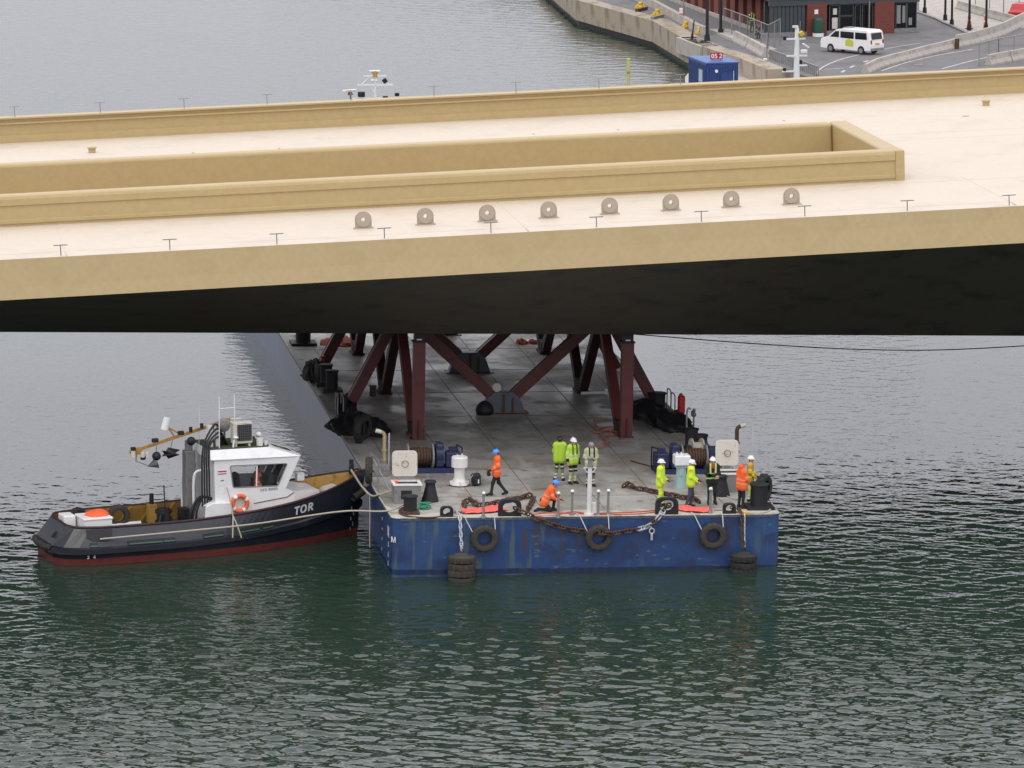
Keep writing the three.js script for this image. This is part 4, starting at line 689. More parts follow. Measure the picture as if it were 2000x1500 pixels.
  M('registration_lettering', [xf(text('OFG 9008A', 0.105, 0.006), [2.25, 2.33, Z + 0.002], [0, 0, 0.02])], mat.galv, house);
  const np = M('notice_plate', [box(0.42, 0.62, 0.012, [0.28, 3.0, Z + 0.006], [0, 0, 0.02])], mat.cleanWhite, house); M('notice_stripe', [box(0.36, 0.05, 0.006, [0.28, 3.25, Z + 0.016]), box(0.36, 0.04, 0.006, [0.28, 3.15, Z + 0.016])], mat.red, np); M('notice_emblem', [box(0.14, 0.05, 0.006, [0.28, 2.88, Z + 0.016])], mat.grey, np);
  // interior
  M('console', [box(0.5, 0.8, 2.3, [2.6, 2.02, 0]), box(0.4, 0.2, 1.6, [2.6, 2.48, -0.1], [0, 0, 0.4]), box(0.25, 0.4, 0.34, [2.65, 2.7, 0.75], [0, 0, -0.3])], mt([0.03, 0.03, 0.034], 0.6), house);
  M('bench', [box(1.2, 0.85, 0.7, [0.8, 2.05, -0.9]), box(0.7, 0.85, 0.6, [0.6, 2.05, 0.6])], mt([0.045, 0.03, 0.028], 0.7), house);
  M('floor', [box(3.0, 0.06, 2.7, [1.5, 1.35, 0])], mat.black, house);
  M('steering_seat', [box(0.14, 0.75, 0.45, [1.45, 2.45, -0.25], [0, 0, 0.15]), box(0.45, 0.12, 0.45, [1.65, 2.1, -0.25])], mat.black, house);
  // locker on the near side aft, exhaust casing, pipe frame, hoses
  M('locker', [ext([[-0.55, 0.75], [0.55, 0.75], [0.55, 1.98], [-0.2, 2.02], [-0.45, 1.9]], 0.9, { bevel: 0.03 }).translate(0, 0, 0.75)], mat.cleanWhite, tug);
  M('exhaust_casing', [rbox(0.42, 2.5, 0.5, 0.05, [-0.5, 2.6, -0.4]), cyl(0.16, 0.16, 0.5, [-0.5, 4.0, -0.4])], mat.grey, tug);
  M('pipe_frame', [tube([[-0.62, 0.8, 0.6], [-0.62, 2.9, 0.6], [-0.55, 3.12, 0.6], [-0.3, 3.2, 0.6], [0.2, 3.2, 0.6]], 0.06, 30, 8), bar([-0.62, 2.0, 0.6], [0.2, 2.0, 0.6], 0.04), tube([[-0.62, 0.8, -0.9], [-0.62, 2.9, -0.9], [-0.5, 3.15, -0.9], [0.2, 3.2, -0.9]], 0.06, 30, 8)], mat.cleanWhite, tug);
  for (let i = 0; i < 4; i++) M('hydraulic_hose', [tube([[-0.5 + 0.1 * i, 1.8, 1.3], [-0.52 + 0.1 * i, 3.0, 1.32], [-0.4 + 0.09 * i, 4.3, 1.2], [0.28 + 0.1 * i, 5.0 - 0.16 * i, 0.6], [0.55 + 0.1 * i, 4.75 - 0.2 * i, 0.3], [0.62 + 0.1 * i, 4.1, 0.2]], 0.04, 50, 7)], mat.black, tug);
  for (let i = 0; i < 3; i++) M('hydraulic_hose', [tube([[-0.9 + 0.12 * i, 0.8, 1.1], [-0.95 + 0.12 * i, 1.6, 1.15], [-0.55 + 0.1 * i, 2.2, 1.05], [0.05, 2.1 - 0.1 * i, 1.0]], 0.045, 36, 7)], mat.black, tug);
  // roof gear
  const ac = M('air_conditioner', [rbox(0.8, 0.86, 0.38, 0.03, [1.38, 4.62, 0.62]), box(0.08, 0.16, 0.3, [1.1, 4.14, 0.62]), box(0.08, 0.16, 0.3, [1.66, 4.14, 0.62])], mat.offWhite, tug);
  M('grille', [box(0.6, 0.66, 0.02, [1.44, 4.63, 0.82])], mt([0.02, 0.025, 0.025], 0.6), ac); const gb = []; for (let i = 0; i < 7; i++) gb.push(box(0.015, 0.66, 0.01, [1.17 + 0.09 * i, 4.63, 0.836]), box(0.6, 0.012, 0.01, [1.44, 4.34 + 0.096 * i, 0.843])); M('grille_bars', gb, mt([0.12, 0.13, 0.13], 0.5), ac);
  const sl = M('searchlight', [lathe([[0, -0.2], [0.16, -0.18], [0.27, -0.02], [0.28, 0.16], [0, 0.17]], [0.78, 4.9, 0.2], [Math.PI / 2, 0, 0.5], 18), bar([0.82, 4.1, 0.2], [0.8, 4.66, 0.2], 0.04)], mat.grey, tug);
  M('vent_cowl', [tube([[0.95, 4.08, 0.85], [0.98, 4.3, 0.85], [1.04, 4.42, 0.85]], 0.045, 12, 8), lathe([[0, 0.05], [0.1, 0.04], [0.12, -0.03], [0.0, -0.05]], [1.06, 4.46, 0.85])], mat.cleanWhite, tug);
  const an = (x, z, h0, h1, r = 0.02) => M('aerial', [bar([x, h0, z], [x + 0.02, h1, z], r, r * 0.6)], mat.cleanWhite, tug);
  an(0.35, 0.9, 4.05, 5.9, 0.025); an(-0.1, -0.3, 4.1, 5.7, 0.014);
  M('aerial_frame', [bar([0.78, 4.1, -0.35], [0.78, 5.95, -0.35], 0.028), bar([1.42, 4.1, -0.35], [1.42, 5.98, -0.35], 0.028), bar([0.78, 5.45, -0.35], [1.42, 5.45, -0.35], 0.022), bar([0.95, 5.0, -0.35], [1.7, 5.0, -0.35], 0.02)], mat.cleanWhite, tug);
  M('dome', [cyl(0.14, 0.13, 0.3, [2.1, 4.2, 0.75])], mat.cleanWhite, tug); M('dome', [cyl(0.09, 0.06, 0.18, [2.35, 4.14, 0.75])], mat.cleanWhite, tug);
  M('camera', [bar([2.2, 4.04, 0.3], [2.2, 4.3, 0.3], 0.03), sph(0.12, [2.2, 4.42, 0.3], 10)], mat.cleanWhite, tug);
  M('wiper_box', [cyl(0.04, 0.04, 0.5, [2.1, 4.2, -0.6], [0, 0, 1.3])], mat.black, tug);
  M('post_stack', [box(0.2, 0.9, 0.22, [0.12, 4.5, 0.4]), box(0.12, 0.8, 0.14, [0.42, 4.45, 0.4])], mat.cleanWhite, tug);
  // lowered mast with lights and day shapes
  const m0 = V(1.15, 5.05, -0.1), m1 = V(-3.05, 3.98, -0.1), mp = (s, dy = 0, dz = 0) => m0.clone().lerp(m1, s).add(V(0, dy, dz));
  const mast = M('folding_mast', [beam(m0, m1, 0.11, 0.11), bar([0.7, 4.05, -0.1], mp(0.1), 0.07), bar([0.2, 4.05, -0.1], mp(0.16), 0.04), beam(mp(0.28, 0.02, -0.35), mp(0.28, 0.02, 0.35), 0.06, 0.06), beam(mp(0.5, 0.02, -0.4), mp(0.5, 0.02, 0.4), 0.06, 0.06), beam(mp(0.74, 0.02, -0.4), mp(0.74, 0.02, 0.4), 0.06, 0.06), beam(mp(0.97, 0, -0.4), mp(0.97, 0, 0.4), 0.07, 0.07), bar(mp(0.55), mp(0.62, 0.5), 0.03), bar(mp(0.48), mp(0.62, 0.5), 0.03), bar(mp(0.93), mp(0.95, -0.4, 0.1), 0.03), box(0.22, 0.24, 0.24, [m1.x + 0.35, m1.y + 0.04, -0.1])], mat.ochre, tug);
  M('radar_dome', [cyl(0.16, 0.16, 0.5, [mp(0.64).x, mp(0.64).y + 0.68, -0.1], [0, 0, Math.PI / 2 - 1.85], 16)], mat.cleanWhite, mast);
  M('mast_light', [cyl(0.07, 0.07, 0.2, [mp(0.3).x, mp(0.3).y + 0.16, 0.1]), cyl(0.07, 0.07, 0.2, [mp(0.41).x, mp(0.41).y + 0.16, 0.1]), rbox(0.24, 0.16, 0.16, 0.03, [mp(0.52).x, mp(0.52).y + 0.2, 0.25]), rbox(0.26, 0.16, 0.16, 0.03, [mp(0.76).x - 0.05, mp(0.76).y + 0.22, 0.2]), rbox(0.2, 0.14, 0.14, 0.03, [m1.x + 0.05, m1.y + 0.2, 0.2]), rbox(0.2, 0.14, 0.14, 0.03, [m1.x + 0.45, m1.y - 0.2, 0.2])], mat.black, mast);
  M('mast_lamp', [cyl(0.09, 0.09, 0.22, [m1.x + 0.02, m1.y, 0.28]), cyl(0.08, 0.08, 0.2, [m1.x + 0.4, m1.y - 0.05, 0.3]), cyl(0.07, 0.07, 0.2, [m1.x + 0.6, m1.y - 0.06, 0.3])], mat.offWhite, mast);
  M('ball_shape', [sph(0.18, mp(0.41, -0.3, 0.25).toArray(), 14)], mat.black, mast); M('ball_shape', [sph(0.18, mp(0.76, -0.42, 0.3).toArray(), 14), bar(mp(0.76, 0, 0.3), mp(0.76, -0.3, 0.3), 0.012)], mat.black, mast);
  { const c = mp(0.63, -0.46, 0.3); const s = new THREE.ConeGeometry(0.33, 0.26, 4).toNonIndexed(); s.rotateZ(0.35).scale(1.25, 1, 1); const s2 = s.clone().rotateX(Math.PI); s.translate(c.x, c.y + 0.1, c.z); s2.translate(c.x, c.y - 0.12, c.z); M('diamond_shape', [s, s2, bar(mp(0.6, 0, 0.3), c, 0.012)], mat.black, mast); }
  { const c = mp(0.8, -0.72, 0.25); M('cone_shape', [xf(new THREE.ConeGeometry(0.22, 0.42, 12), [c.x, c.y, c.z], [0.2, 0, 1.9]), bar(mp(0.95, -0.4, 0.1), [c.x - 0.1, c.y - 0.05, c.z], 0.015)], mat.steelBlue, mast); }
  // after deck
  const tw = M('towing_winch', [cyl(0.26, 0.3, 0.95, [-1.75, 1.2, 0.1]), box(0.5, 0.4, 0.7, [-1.75, 0.95, 0.1]), cyl(0.34, 0.34, 0.12, [-1.75, 1.55, 0.1]), box(0.2, 0.3, 0.9, [-1.75, 1.35, 0.1]), bar([-1.68, 1.6, 0.1], [-1.72, 2.6, 0.1], 0.025), bar([-2.1, 0.9, 0.5], [-1.9, 1.5, 0.3], 0.05), bar([-1.35, 0.85, 0.5], [-1.5, 1.35, 0.3], 0.04)], mat.black, tug);
  M('bitt', [box(0.36, 0.75, 0.3, [-1.7, 1.15, -1.62])], mat.ochre, tug); M('bitt_post', [cyl(0.09, 0.09, 0.45, [-1.7, 1.72, -1.62])], mat.black, tug);
  M('pipe_run', [bar([-4.6, 0.86, -1.2], [-2.3, 0.86, -1.2], 0.1), bar([-0.9, 0.95, -0.6], [-0.4, 0.95, -0.6], 0.16)], mat.cleanWhite, tug);
  M('towing_arch', [tube([[-0.75, 0.8, 0.85], [-0.75, 1.8, 0.85], [-0.6, 1.95, 0.85]], 0.05), box(0.35, 0.9, 0.5, [-0.95, 1.2, 0.2]), bar([-0.95, 0.8, 1.0], [-0.95, 1.6, 1.0], 0.06), bar([-0.85, 0.8, 0.5], [-0.7, 1.7, 0.6], 0.06)], mat.black, tug);
  M('side_panel', [quad([-0.55, 0.75, 1.66], [-0.85, 1.0, 1.6], [-0.6, 1.9, 1.5], [-0.45, 1.95, 1.6])], mat.grey, tug);
  M('bow_bitt', [cyl(0.09, 0.1, 0.6, [6.25, 2.75, 0]), tor(0.14, 0.05, [6.25, 2.75, 0], [0, 0.8, 0], 6, 14)], mat.black, tug);
  M('bow_winch_cover', [rbox(0.75, 0.5, 0.9, 0.2, [5.25, 1.85, 0.25], [0, 0, 0.25], 4)], mat.offWhite, tug);
  M('anchor_light', [box(0.3, 0.3, 0.3, [4.35, 2.35, -0.9])], mat.cleanWhite, tug);
}
{ // things standing or hanging on the tug
  const b = intoTug(thing('life_raft_box', 'white life raft box with orange cover on the tug stern', 'box'), [-4.75, 0.98, 0.5], 0);
  M('box', [rbox(1.15, 0.9, 1.2, 0.06, [0, 0.2, 0])], mat.cleanWhite, b); M('box_lid', [rbox(1.22, 0.1, 1.26, 0.04, [0, 0.66, 0])], mat.cleanWhite, b);
  const cv = new THREE.SphereGeometry(0.46, 20, 10, 0, Math.PI * 2, 0, Math.PI / 2), p = cv.attributes.position; for (let i = 0; i < p.count; i++) { const k = 0.9 + 0.25 * vn(p.getX(i) * 5 + 9, p.getZ(i) * 5 + 9, 99, 99, 4); p.setXYZ(i, p.getX(i) * k, p.getY(i) * 0.5 * k, p.getZ(i) * k); } cv.computeVertexNormals();
  M('cover', cv.translate(0.12, 0.7, 0), mat.orange, b);
  const c2 = intoTug(solo('stern_locker', [rbox(0.5, 0.95, 0.8, 0.05, [0, 0.48, 0])], mat.cleanWhite, 'white locker at the very stern of the tug', 'locker'), [-5.65, 0.72, -0.2]);
  const ty = new THREE.Mesh(tyreGeo, mat.rubberBrown); ty.name = numbered('deck_tyre'); ty.userData = { label: 'brown tyre leaning against the tug bulwark on the after deck', category: 'tyre' }; ty.castShadow = ty.receiveShadow = true; scene.add(ty); intoTug(ty, [-3.2, 1.22, -1.25]); ty.scale.setScalar(0.9);
  const t2 = new THREE.Mesh(tyreGeo, mat.rubber); t2.name = numbered('deck_tyre'); t2.userData = { label: 'dark tyre behind the orange covered box on the tug', category: 'tyre' }; t2.castShadow = t2.receiveShadow = true; scene.add(t2); intoTug(t2, [-4.9, 1.25, -1.3], 0.5); t2.scale.setScalar(0.85);
  const lb = intoTug(thing('lifebuoy', 'orange and white lifebuoy on the side of the tug wheelhouse', 'lifebuoy'), [0.98, 1.92, 1.53], 0);
  M('ring', [tor(0.31, 0.085, [0, 0, 0], [0, 0, 0], 10, 28)], mat.orange, lb);
  for (let i = 0; i < 4; i++) { const a = i * Math.PI / 2 + 0.4; M('band', [xf(new THREE.TorusGeometry(0.31, 0.09, 10, 6, 0.38), [0, 0, 0], [0, 0, a])], mat.cleanWhite, lb); }
  M('backing_board', [cyl(0.24, 0.24, 0.02, [0, 0, -0.08], [Math.PI / 2, 0, 0], 20)], mat.offWhite, lb);
  // lines between tug and barge
  const w = (o) => vec(o).applyMatrix4(Tm), bb = (p) => p.applyMatrix4(Bm);
  const st = w([-5.0, 1.05, 2.12]), bol = bb(onDeck(794, 1000).setY(0.35));
  const mid = st.clone().lerp(bol, 0.5).add(V(0, -0.1, 0.1));
  solo('mooring_line', tube([st, st.clone().lerp(bol, 0.25).add(V(0.0, -0.03, 0.2)), mid, st.clone().lerp(bol, 0.8).add(V(0, -0.03, 0)), bb(V(0.02, 0.08, -1.2)), bol], 0.035, 80, 6), mat.rope, 'long pale mooring line from the tug stern to the barge bow bollard', 'rope');
  const bw0 = w([6.2, 2.66, 0.1]), bend = bb(onDeck(745, 972).setY(0.15)); 
  solo('mooring_line', tube([bw0, bw0.clone().lerp(bend, 0.4).add(V(0, -0.3, 0.2)), bw0.clone().lerp(bend, 0.7).add(V(0, -0.35, 0.15)), bend, bb(V(1.6, 0.1, -6))], 0.045, 50, 6), mat.rope, 'thick pale bow line from the tug bow to the barge deck', 'rope');
  const vr = bw0.clone().lerp(bend, 0.62).add(V(0, -0.33, 0.2)); solo('hanging_rope', tube([vr, vr.clone().add(V(0.01, -0.8, 0.05)), vr.clone().add(V(0, -1.6, 0.05)), vr.clone().setY(0.05)], 0.03, 20, 6), mat.rope, 'pale rope end hanging straight down from the tug bow line', 'rope');
  solo('fender_rope', [tube([w([0.5, 1.55, 2.08]), w([0.42, 1.2, 2.3]), w([0.35, 0.75, 2.45])], 0.03), tube([w([0.5, 1.55, 2.08]), w([0.6, 1.2, 2.3]), w([0.72, 0.72, 2.45])], 0.03), tube([w([0.5, 1.55, 2.08]), w([0.48, 2.2, 1.75]), w([0.45, 2.6, 1.5])], 0.025)], mat.rope, 'pale rope loops hanging over the tug side below the wheelhouse', 'rope');
}

// ------------------------------------------------------------------ people
function surfaceNet(f, lo, hi, c) { // mesh of f = 0
  const n = [0, 1, 2].map(i => Math.ceil((hi[i] - lo[i]) / c) + 1), [nx, ny, nz] = n, F = new Float32Array(nx * ny * nz);
  for (let k = 0, q = 0; k < nz; k++) for (let j = 0; j < ny; j++) for (let i = 0; i < nx; i++, q++) F[q] = f(lo[0] + i * c, lo[1] + j * c, lo[2] + k * c);
  const id = new Int32Array(nx * ny * nz).fill(-1), P = [], I = [], off = [0, 1, nx, nx + 1, nx * ny, nx * ny + 1, nx * ny + nx, nx * ny + nx + 1];
  const E = [[0, 1], [2, 3], [4, 5], [6, 7], [0, 2], [1, 3], [4, 6], [5, 7], [0, 4], [1, 5], [2, 6], [3, 7]], CX = [0, 1, 0, 1, 0, 1, 0, 1], CY = [0, 0, 1, 1, 0, 0, 1, 1], CZ = [0, 0, 0, 0, 1, 1, 1, 1];
  for (let k = 0; k < nz - 1; k++) for (let j = 0; j < ny - 1; j++) for (let i = 0; i < nx - 1; i++) {
    const b = i + nx * (j + ny * k); let m = 0; for (let a = 0; a < 8; a++) if (F[b + off[a]] < 0) m |= 1 << a; if (m === 0 || m === 255) continue;
    let x = 0, y = 0, z = 0, w = 0; for (const [a, d] of E) { const A = (m >> a) & 1, D = (m >> d) & 1; if (A === D) continue; const fa = F[b + off[a]], fd = F[b + off[d]], t = fa / (fa - fd); x += CX[a] + t * (CX[d] - CX[a]); y += CY[a] + t * (CY[d] - CY[a]); z += CZ[a] + t * (CZ[d] - CZ[a]); w++; }
    id[b] = P.length / 3; P.push(lo[0] + (i + x / w) * c, lo[1] + (j + y / w) * c, lo[2] + (k + z / w) * c);
  }
  const st = [1, nx, nx * ny];
  for (let k = 1; k < nz - 1; k++) for (let j = 1; j < ny - 1; j++) for (let i = 1; i < nx - 1; i++) {
    const b = i + nx * (j + ny * k);
    for (let a = 0; a < 3; a++) { const s0 = F[b] < 0, s1 = F[b + st[a]] < 0; if (s0 === s1) continue; const u = st[(a + 1) % 3], v = st[(a + 2) % 3]; const q = [id[b], id[b - u], id[b - u - v], id[b - v]]; if (q.some(t => t < 0)) continue; if (s0) I.push(q[0], q[1], q[2], q[0], q[2], q[3]); else I.push(q[0], q[2], q[1], q[0], q[3], q[2]); }
  }
  const g = new THREE.BufferGeometry(); g.setAttribute('position', new THREE.Float32BufferAttribute(P, 3)); g.setIndex(I); g.computeVertexNormals(); return g;
}
// a bone: [a, b, ra, rb, colour(t) or colour]
function bonesField(bones, k) {
  const B = bones.map(([a, b, ra, rb]) => { const d = [b[0] - a[0], b[1] - a[1], b[2] - a[2]]; return [a, d, d[0] ** 2 + d[1] ** 2 + d[2] ** 2 || 1e-9, ra, rb]; });
  const one = (q, x, y, z) => { const [a, d, L, ra, rb] = q; const px = x - a[0], py = y - a[1], pz = z - a[2]; const t = clamp((px * d[0] + py * d[1] + pz * d[2]) / L); return [Math.hypot(px - d[0] * t, py - d[1] * t, pz - d[2] * t) - (ra + (rb - ra) * t), t]; };
  const f = (x, y, z) => { let r = 1e9; for (const q of B) { const a = q[0], d = q[1]; const px = x - a[0], py = y - a[1], pz = z - a[2]; let t = (px * d[0] + py * d[1] + pz * d[2]) / q[2]; t = t < 0 ? 0 : t > 1 ? 1 : t; const dx = px - d[0] * t, dy = py - d[1] * t, dz = pz - d[2] * t; const v = Math.sqrt(dx * dx + dy * dy + dz * dz) - (q[3] + (q[4] - q[3]) * t); const h = Math.max(k - Math.abs(r - v), 0) / k; r = Math.min(r, v) - h * h * k * 0.25; } return r; };
  const col = (x, y, z) => { let bi = 0, bt = 0, br = 1e9; B.forEach((q, i) => { const [v, t] = one(q, x, y, z); if (v < br) { br = v; bi = i; bt = t; } }); const c = bones[bi][4]; return typeof c === 'function' ? c(bt, x, y, z) : c; };
  return { f, col };
}
function boneMesh(bones, cell, k = 0.05) {
  const lo = [1e9, 1e9, 1e9], hi = [-1e9, -1e9, -1e9]; for (const [a, b, ra, rb] of bones) for (let i = 0; i < 3; i++) { lo[i] = Math.min(lo[i], a[i] - ra, b[i] - rb); hi[i] = Math.max(hi[i], a[i] + ra, b[i] + rb); }
  const m = cell * 2.5 + k * 0.4; const { f, col } = bonesField(bones, k), g = surfaceNet(f, lo.map(v => v - m), hi.map(v => v + m), cell);
  const p = g.attributes.position, c = new Float32Array(p.count * 3); for (let i = 0; i < p.count; i++) { const q = col(p.getX(i), p.getY(i), p.getZ(i)); c[3 * i] = q[0]; c[3 * i + 1] = q[1]; c[3 * i + 2] = q[2]; }
  g.setAttribute('color', new THREE.BufferAttribute(c, 3)); return g;
}
const SKIN = [0.46, 0.25, 0.17], LIP = [0.30, 0.12, 0.09], HAIR = [0.05, 0.035, 0.025], BLACK = [0.012, 0.012, 0.014], NAVYC = [0.018, 0.02, 0.03], JEAN = [0.05, 0.065, 0.085], BOOT = [0.02, 0.016, 0.014];
const ORG = [0.86, 0.135, 0.025], YEL = [0.52, 0.72, 0.035], REFL = [0.66, 0.66, 0.6], CREAMR = [0.62, 0.66, 0.42], GREENV = [0.42, 0.64, 0.05];
const bodyMat = new THREE.MeshStandardMaterial({ vertexColors: true, roughness: 0.8, side: THREE.DoubleSide });
const handGeo = (() => { // left hand, wrist at the origin, fingers along -y, palm towards +z... thumb towards +x side
  const b = [[[0, 0, 0], [0, -0.05, 0], 0.026, 0.03, SKIN], [[-0.024, -0.05, 0], [-0.03, -0.092, 0.002], 0.02, 0.017, SKIN], [[0.022, -0.05, 0], [0.028, -0.092, 0.002], 0.021, 0.017, SKIN]];
  [[-0.036, 0.052], [-0.013, 0.066], [0.011, 0.07], [0.033, 0.062]].forEach(([x, l]) => { b.push([[x, -0.093, 0.002], [x * 1.12, -0.093 - l * 0.55, 0.014], 0.0105, 0.0095, SKIN], [[x * 1.12, -0.093 - l * 0.55, 0.014], [x * 1.1, -0.093 - l * 0.95, 0.042], 0.0095, 0.008, SKIN]); });
  b.push([[0.03, -0.04, 0.004], [0.058, -0.075, 0.026], 0.015, 0.012, SKIN], [[0.058, -0.075, 0.026], [0.06, -0.108, 0.04], 0.012, 0.009, SKIN]);
  return boneMesh(b, 0.0055, 0.008);
})();
const headGeo = (hair) => boneMesh([
  [[0, 0.045, -0.012], [0, -0.02, 0.0], 0.098, 0.082, (t, x, y, z) => z < -0.035 + 0.05 * (y > 0.05) || y > 0.1 ? hair : (Math.abs(Math.abs(x) - 0.032) < 0.014 && Math.abs(y - 0.006) < 0.009 && z > 0.05 ? [0.03, 0.02, 0.02] : SKIN)],
  [[0, -0.04, 0.03], [0, -0.082, 0.045], 0.055, 0.034, (t, x, y, z) => Math.abs(y + 0.066) < 0.007 && Math.abs(x) < 0.026 && z > 0.05 ? LIP : SKIN],
  [[0, 0.012, 0.082], [0, -0.028, 0.1], 0.012, 0.017, SKIN], [[0.088, 0.01, -0.01], [0.09, -0.03, -0.006], 0.018, 0.012, SKIN], [[-0.088, 0.01, -0.01], [-0.09, -0.03, -0.006], 0.018, 0.012, SKIN], [[0, -0.04, -0.02], [0, -0.14, -0.03], 0.058, 0.056, SKIN]], 0.009, 0.02);
const heads = {};
const STAND = { hip: [[0.09, 0.95, 0], [-0.09, 0.95, 0]], knee: [[0.11, 0.5, 0.03], [-0.11, 0.5, 0.03]], ankle: [[0.12, 0.09, -0.02], [-0.12, 0.09, -0.02]], toe: [[0.15, 0.045, 0.15], [-0.15, 0.045, 0.15]], sh: [[0.19, 1.46, 0], [-0.19, 1.46, 0]], elb: [[0.27, 1.18, -0.03], [-0.27, 1.18, -0.03]], wr: [[0.27, 0.93, 0.06], [-0.27, 0.93, 0.06]], neck: [0, 1.53, 0.0], head: [0, 1.66, 0.02] };
function person(o) {
  const J = { ...STAND, ...(o.pose || {}) }, g = thing('person', o.label, 'person', o.group);
  const tc = o.trousers || BLACK, tb = o.trouserBand, jc = o.jacket, bandT = o.band || REFL, long = o.long !== false;
  const leg = (t, low) => tb && (low ? (t > 0.45 && t < 0.62) || (t > 0.78 && t < 0.92) : t > 0.72 && t < 0.84) ? tb : (o.shinCol && low ? o.shinCol : tc);
  const bones = [];
  for (const s of [0, 1]) {
    bones.push([J.hip[s], J.knee[s], 0.105, 0.068, t => leg(t, false)], [J.knee[s], J.ankle[s], 0.068, 0.052, t => leg(t, true)], [J.ankle[s], J.toe[s], 0.055, 0.048, BOOT], [J.ankle[s], [J.ankle[s][0], J.ankle[s][1] - 0.03, J.ankle[s][2] - 0.03], 0.05, 0.05, BOOT]);
    bones.push([J.hip[s], lerp3(J.sh[s], J.neck, 0.45), 0.115, 0.1, tc], [J.sh[s], J.elb[s], 0.055, 0.045, SKIN], [J.elb[s], J.wr[s], 0.043, 0.031, SKIN]);
  }
  bones.push([J.hip[0], J.hip[1], 0.115, 0.115, tc], [J.sh[0], J.sh[1], 0.065, 0.065, tc], [lerp3(J.sh[0], J.sh[1], 0.5), J.neck, 0.07, 0.058, SKIN], [J.neck, J.head, 0.056, 0.05, SKIN]);
  const hg = heads[o.hair || 'd'] || (heads[o.hair || 'd'] = headGeo(o.hair === 'f' ? [0.35, 0.24, 0.12] : HAIR));
  const hq = new THREE.Quaternion().setFromEuler(new THREE.Euler(o.headPitch || 0, o.headYaw || 0, 0, 'YXZ'));
  const parts = [boneMesh(bones, 0.022, 0.05), hg.clone().applyMatrix4(new THREE.Matrix4().compose(V(...J.head), hq, V(1, 1, 1)))];
  for (const s of [0, 1]) { const d = V(...J.wr[s]).sub(V(...J.elb[s])).normalize(), q = new THREE.Quaternion().setFromUnitVectors(V(0, -1, 0), d); const h = handGeo.clone(); if (s === 0) h.scale(-1, 1, 1); parts.push(h.applyMatrix4(new THREE.Matrix4().compose(V(...J.wr[s]), q, V(1, 1, 1)))); }
  M('body', mg(parts.map(p => { const n = p.toNonIndexed(); return n; })), bodyMat, g);
  // jacket: torso to the hips, sleeves
  const jb = [], hem = o.hem ?? 0.0, slc = o.sleeve || jc, vest = !!o.vest;
  const stripe = (t) => o.stripes === false ? jc : ((t > 0.2 && t < 0.3) || (t > 0.46 && t < 0.56)) ? bandT : jc;
  for (const s of [0, 1]) {
    const top = lerp3(J.sh[s], J.neck, 0.35), low = lerp3(J.hip[s], J.knee[s], long ? 0.16 : 0.02); low[1] += hem;
    const braces = o.braces; jb.push([low, top, 0.148 + (o.bulk || 0), 0.118 + (o.bulk || 0) * 0.7, (t, x, y, z) => (braces && z > 0.02 && Math.abs(Math.abs(x) - 0.1) < 0.035 && t > 0.5 ? braces : stripe(t))]);
    if (!vest) { const e = J.elb[s]; jb.push([J.sh[s], e, 0.075, 0.066, t => (o.stripes !== false && t > 0.55 && t < 0.75 ? bandT : slc)], [e, lerp3(e, J.wr[s], o.short ? 0.15 : 0.94), 0.064, 0.05, o.short ? slc : (t => (o.stripes !== false && t > 0.4 && t < 0.58 ? bandT : (o.cuff && t > 0.6 ? o.cuff : slc)))]); }
    else jb.push([J.sh[s], lerp3(J.sh[s], J.elb[s], 0.12), 0.078, 0.07, jc]);
  }
  jb.push([J.sh[0], J.sh[1], 0.085, 0.085, o.yoke || jc], [lerp3(J.sh[0], J.sh[1], 0.5), lerp3(J.neck, J.head, o.hood ? 0.35 : 0.05), 0.1, o.hood ? 0.105 : 0.078, o.collar || jc]);
  if (o.hood) jb.push([lerp3(J.neck, J.head, 0.4), [J.head[0], J.head[1] + 0.03, J.head[2] - 0.05], 0.11, 0.115, jc]);
  M(vest ? 'vest' : 'jacket', boneMesh(jb, 0.022, 0.055), bodyMat, g);
  if (vest && o.sleeve) { const sb = []; for (const s of [0, 1]) sb.push([J.sh[s], J.elb[s], 0.068, 0.058, o.sleeve], [J.elb[s], lerp3(J.elb[s], J.wr[s], 0.94), 0.056, 0.044, o.sleeve]); sb.push([J.sh[0], J.sh[1], 0.07, 0.07, o.sleeve]); M('shirt', boneMesh(sb, 0.02, 0.04), bodyMat, g); }
  const H = o.helmet; if (H) {
    const hm = mt(H, 0.3), lift = V(0, 0.052, -0.012).applyQuaternion(hq), at = V(...J.head).add(lift);
    const geo = [new THREE.SphereGeometry(0.128, 20, 10, 0, Math.PI * 2, 0, Math.PI * 0.52).scale(0.92, 1.02, 1.1), lathe([[0.112, 0.0], [0.138, -0.008], [0.138, 0.004], [0.112, 0.012]], [0, 0, 0], [0, 0, 0], 20).scale(0.95, 1, 1.1), xf(new THREE.CylinderGeometry(0.1, 0.105, 0.012, 16, 1, false, -0.9, 1.8), [0, -0.004, 0.075]), box(0.03, 0.015, 0.2, [0, 0.128, 0])];
    const m = M(o.cap ? 'cap' : 'helmet', geo.map(q => q.applyMatrix4(new THREE.Matrix4().compose(at, hq, V(1, o.cap ? 0.85 : 1, 1)))), hm, g);
  }
  return g;
}
function lerp3(a, b, t) { return [lerp(a[0], b[0], t), lerp(a[1], b[1], t), lerp(a[2], b[2], t)]; }
const WH = [0.78, 0.78, 0.76], BLU = [0.08, 0.28, 0.78];
const face = a => a; // turn: 0 faces the bow, positive turns to the left of the picture's right
const place = (g, px, py, turn, s = 1) => { aboard(g, onDeck(px, py), turn); g.scale.setScalar(s); return g; };
const R90 = Math.PI / 2, crew = 'crew on the barge deck';
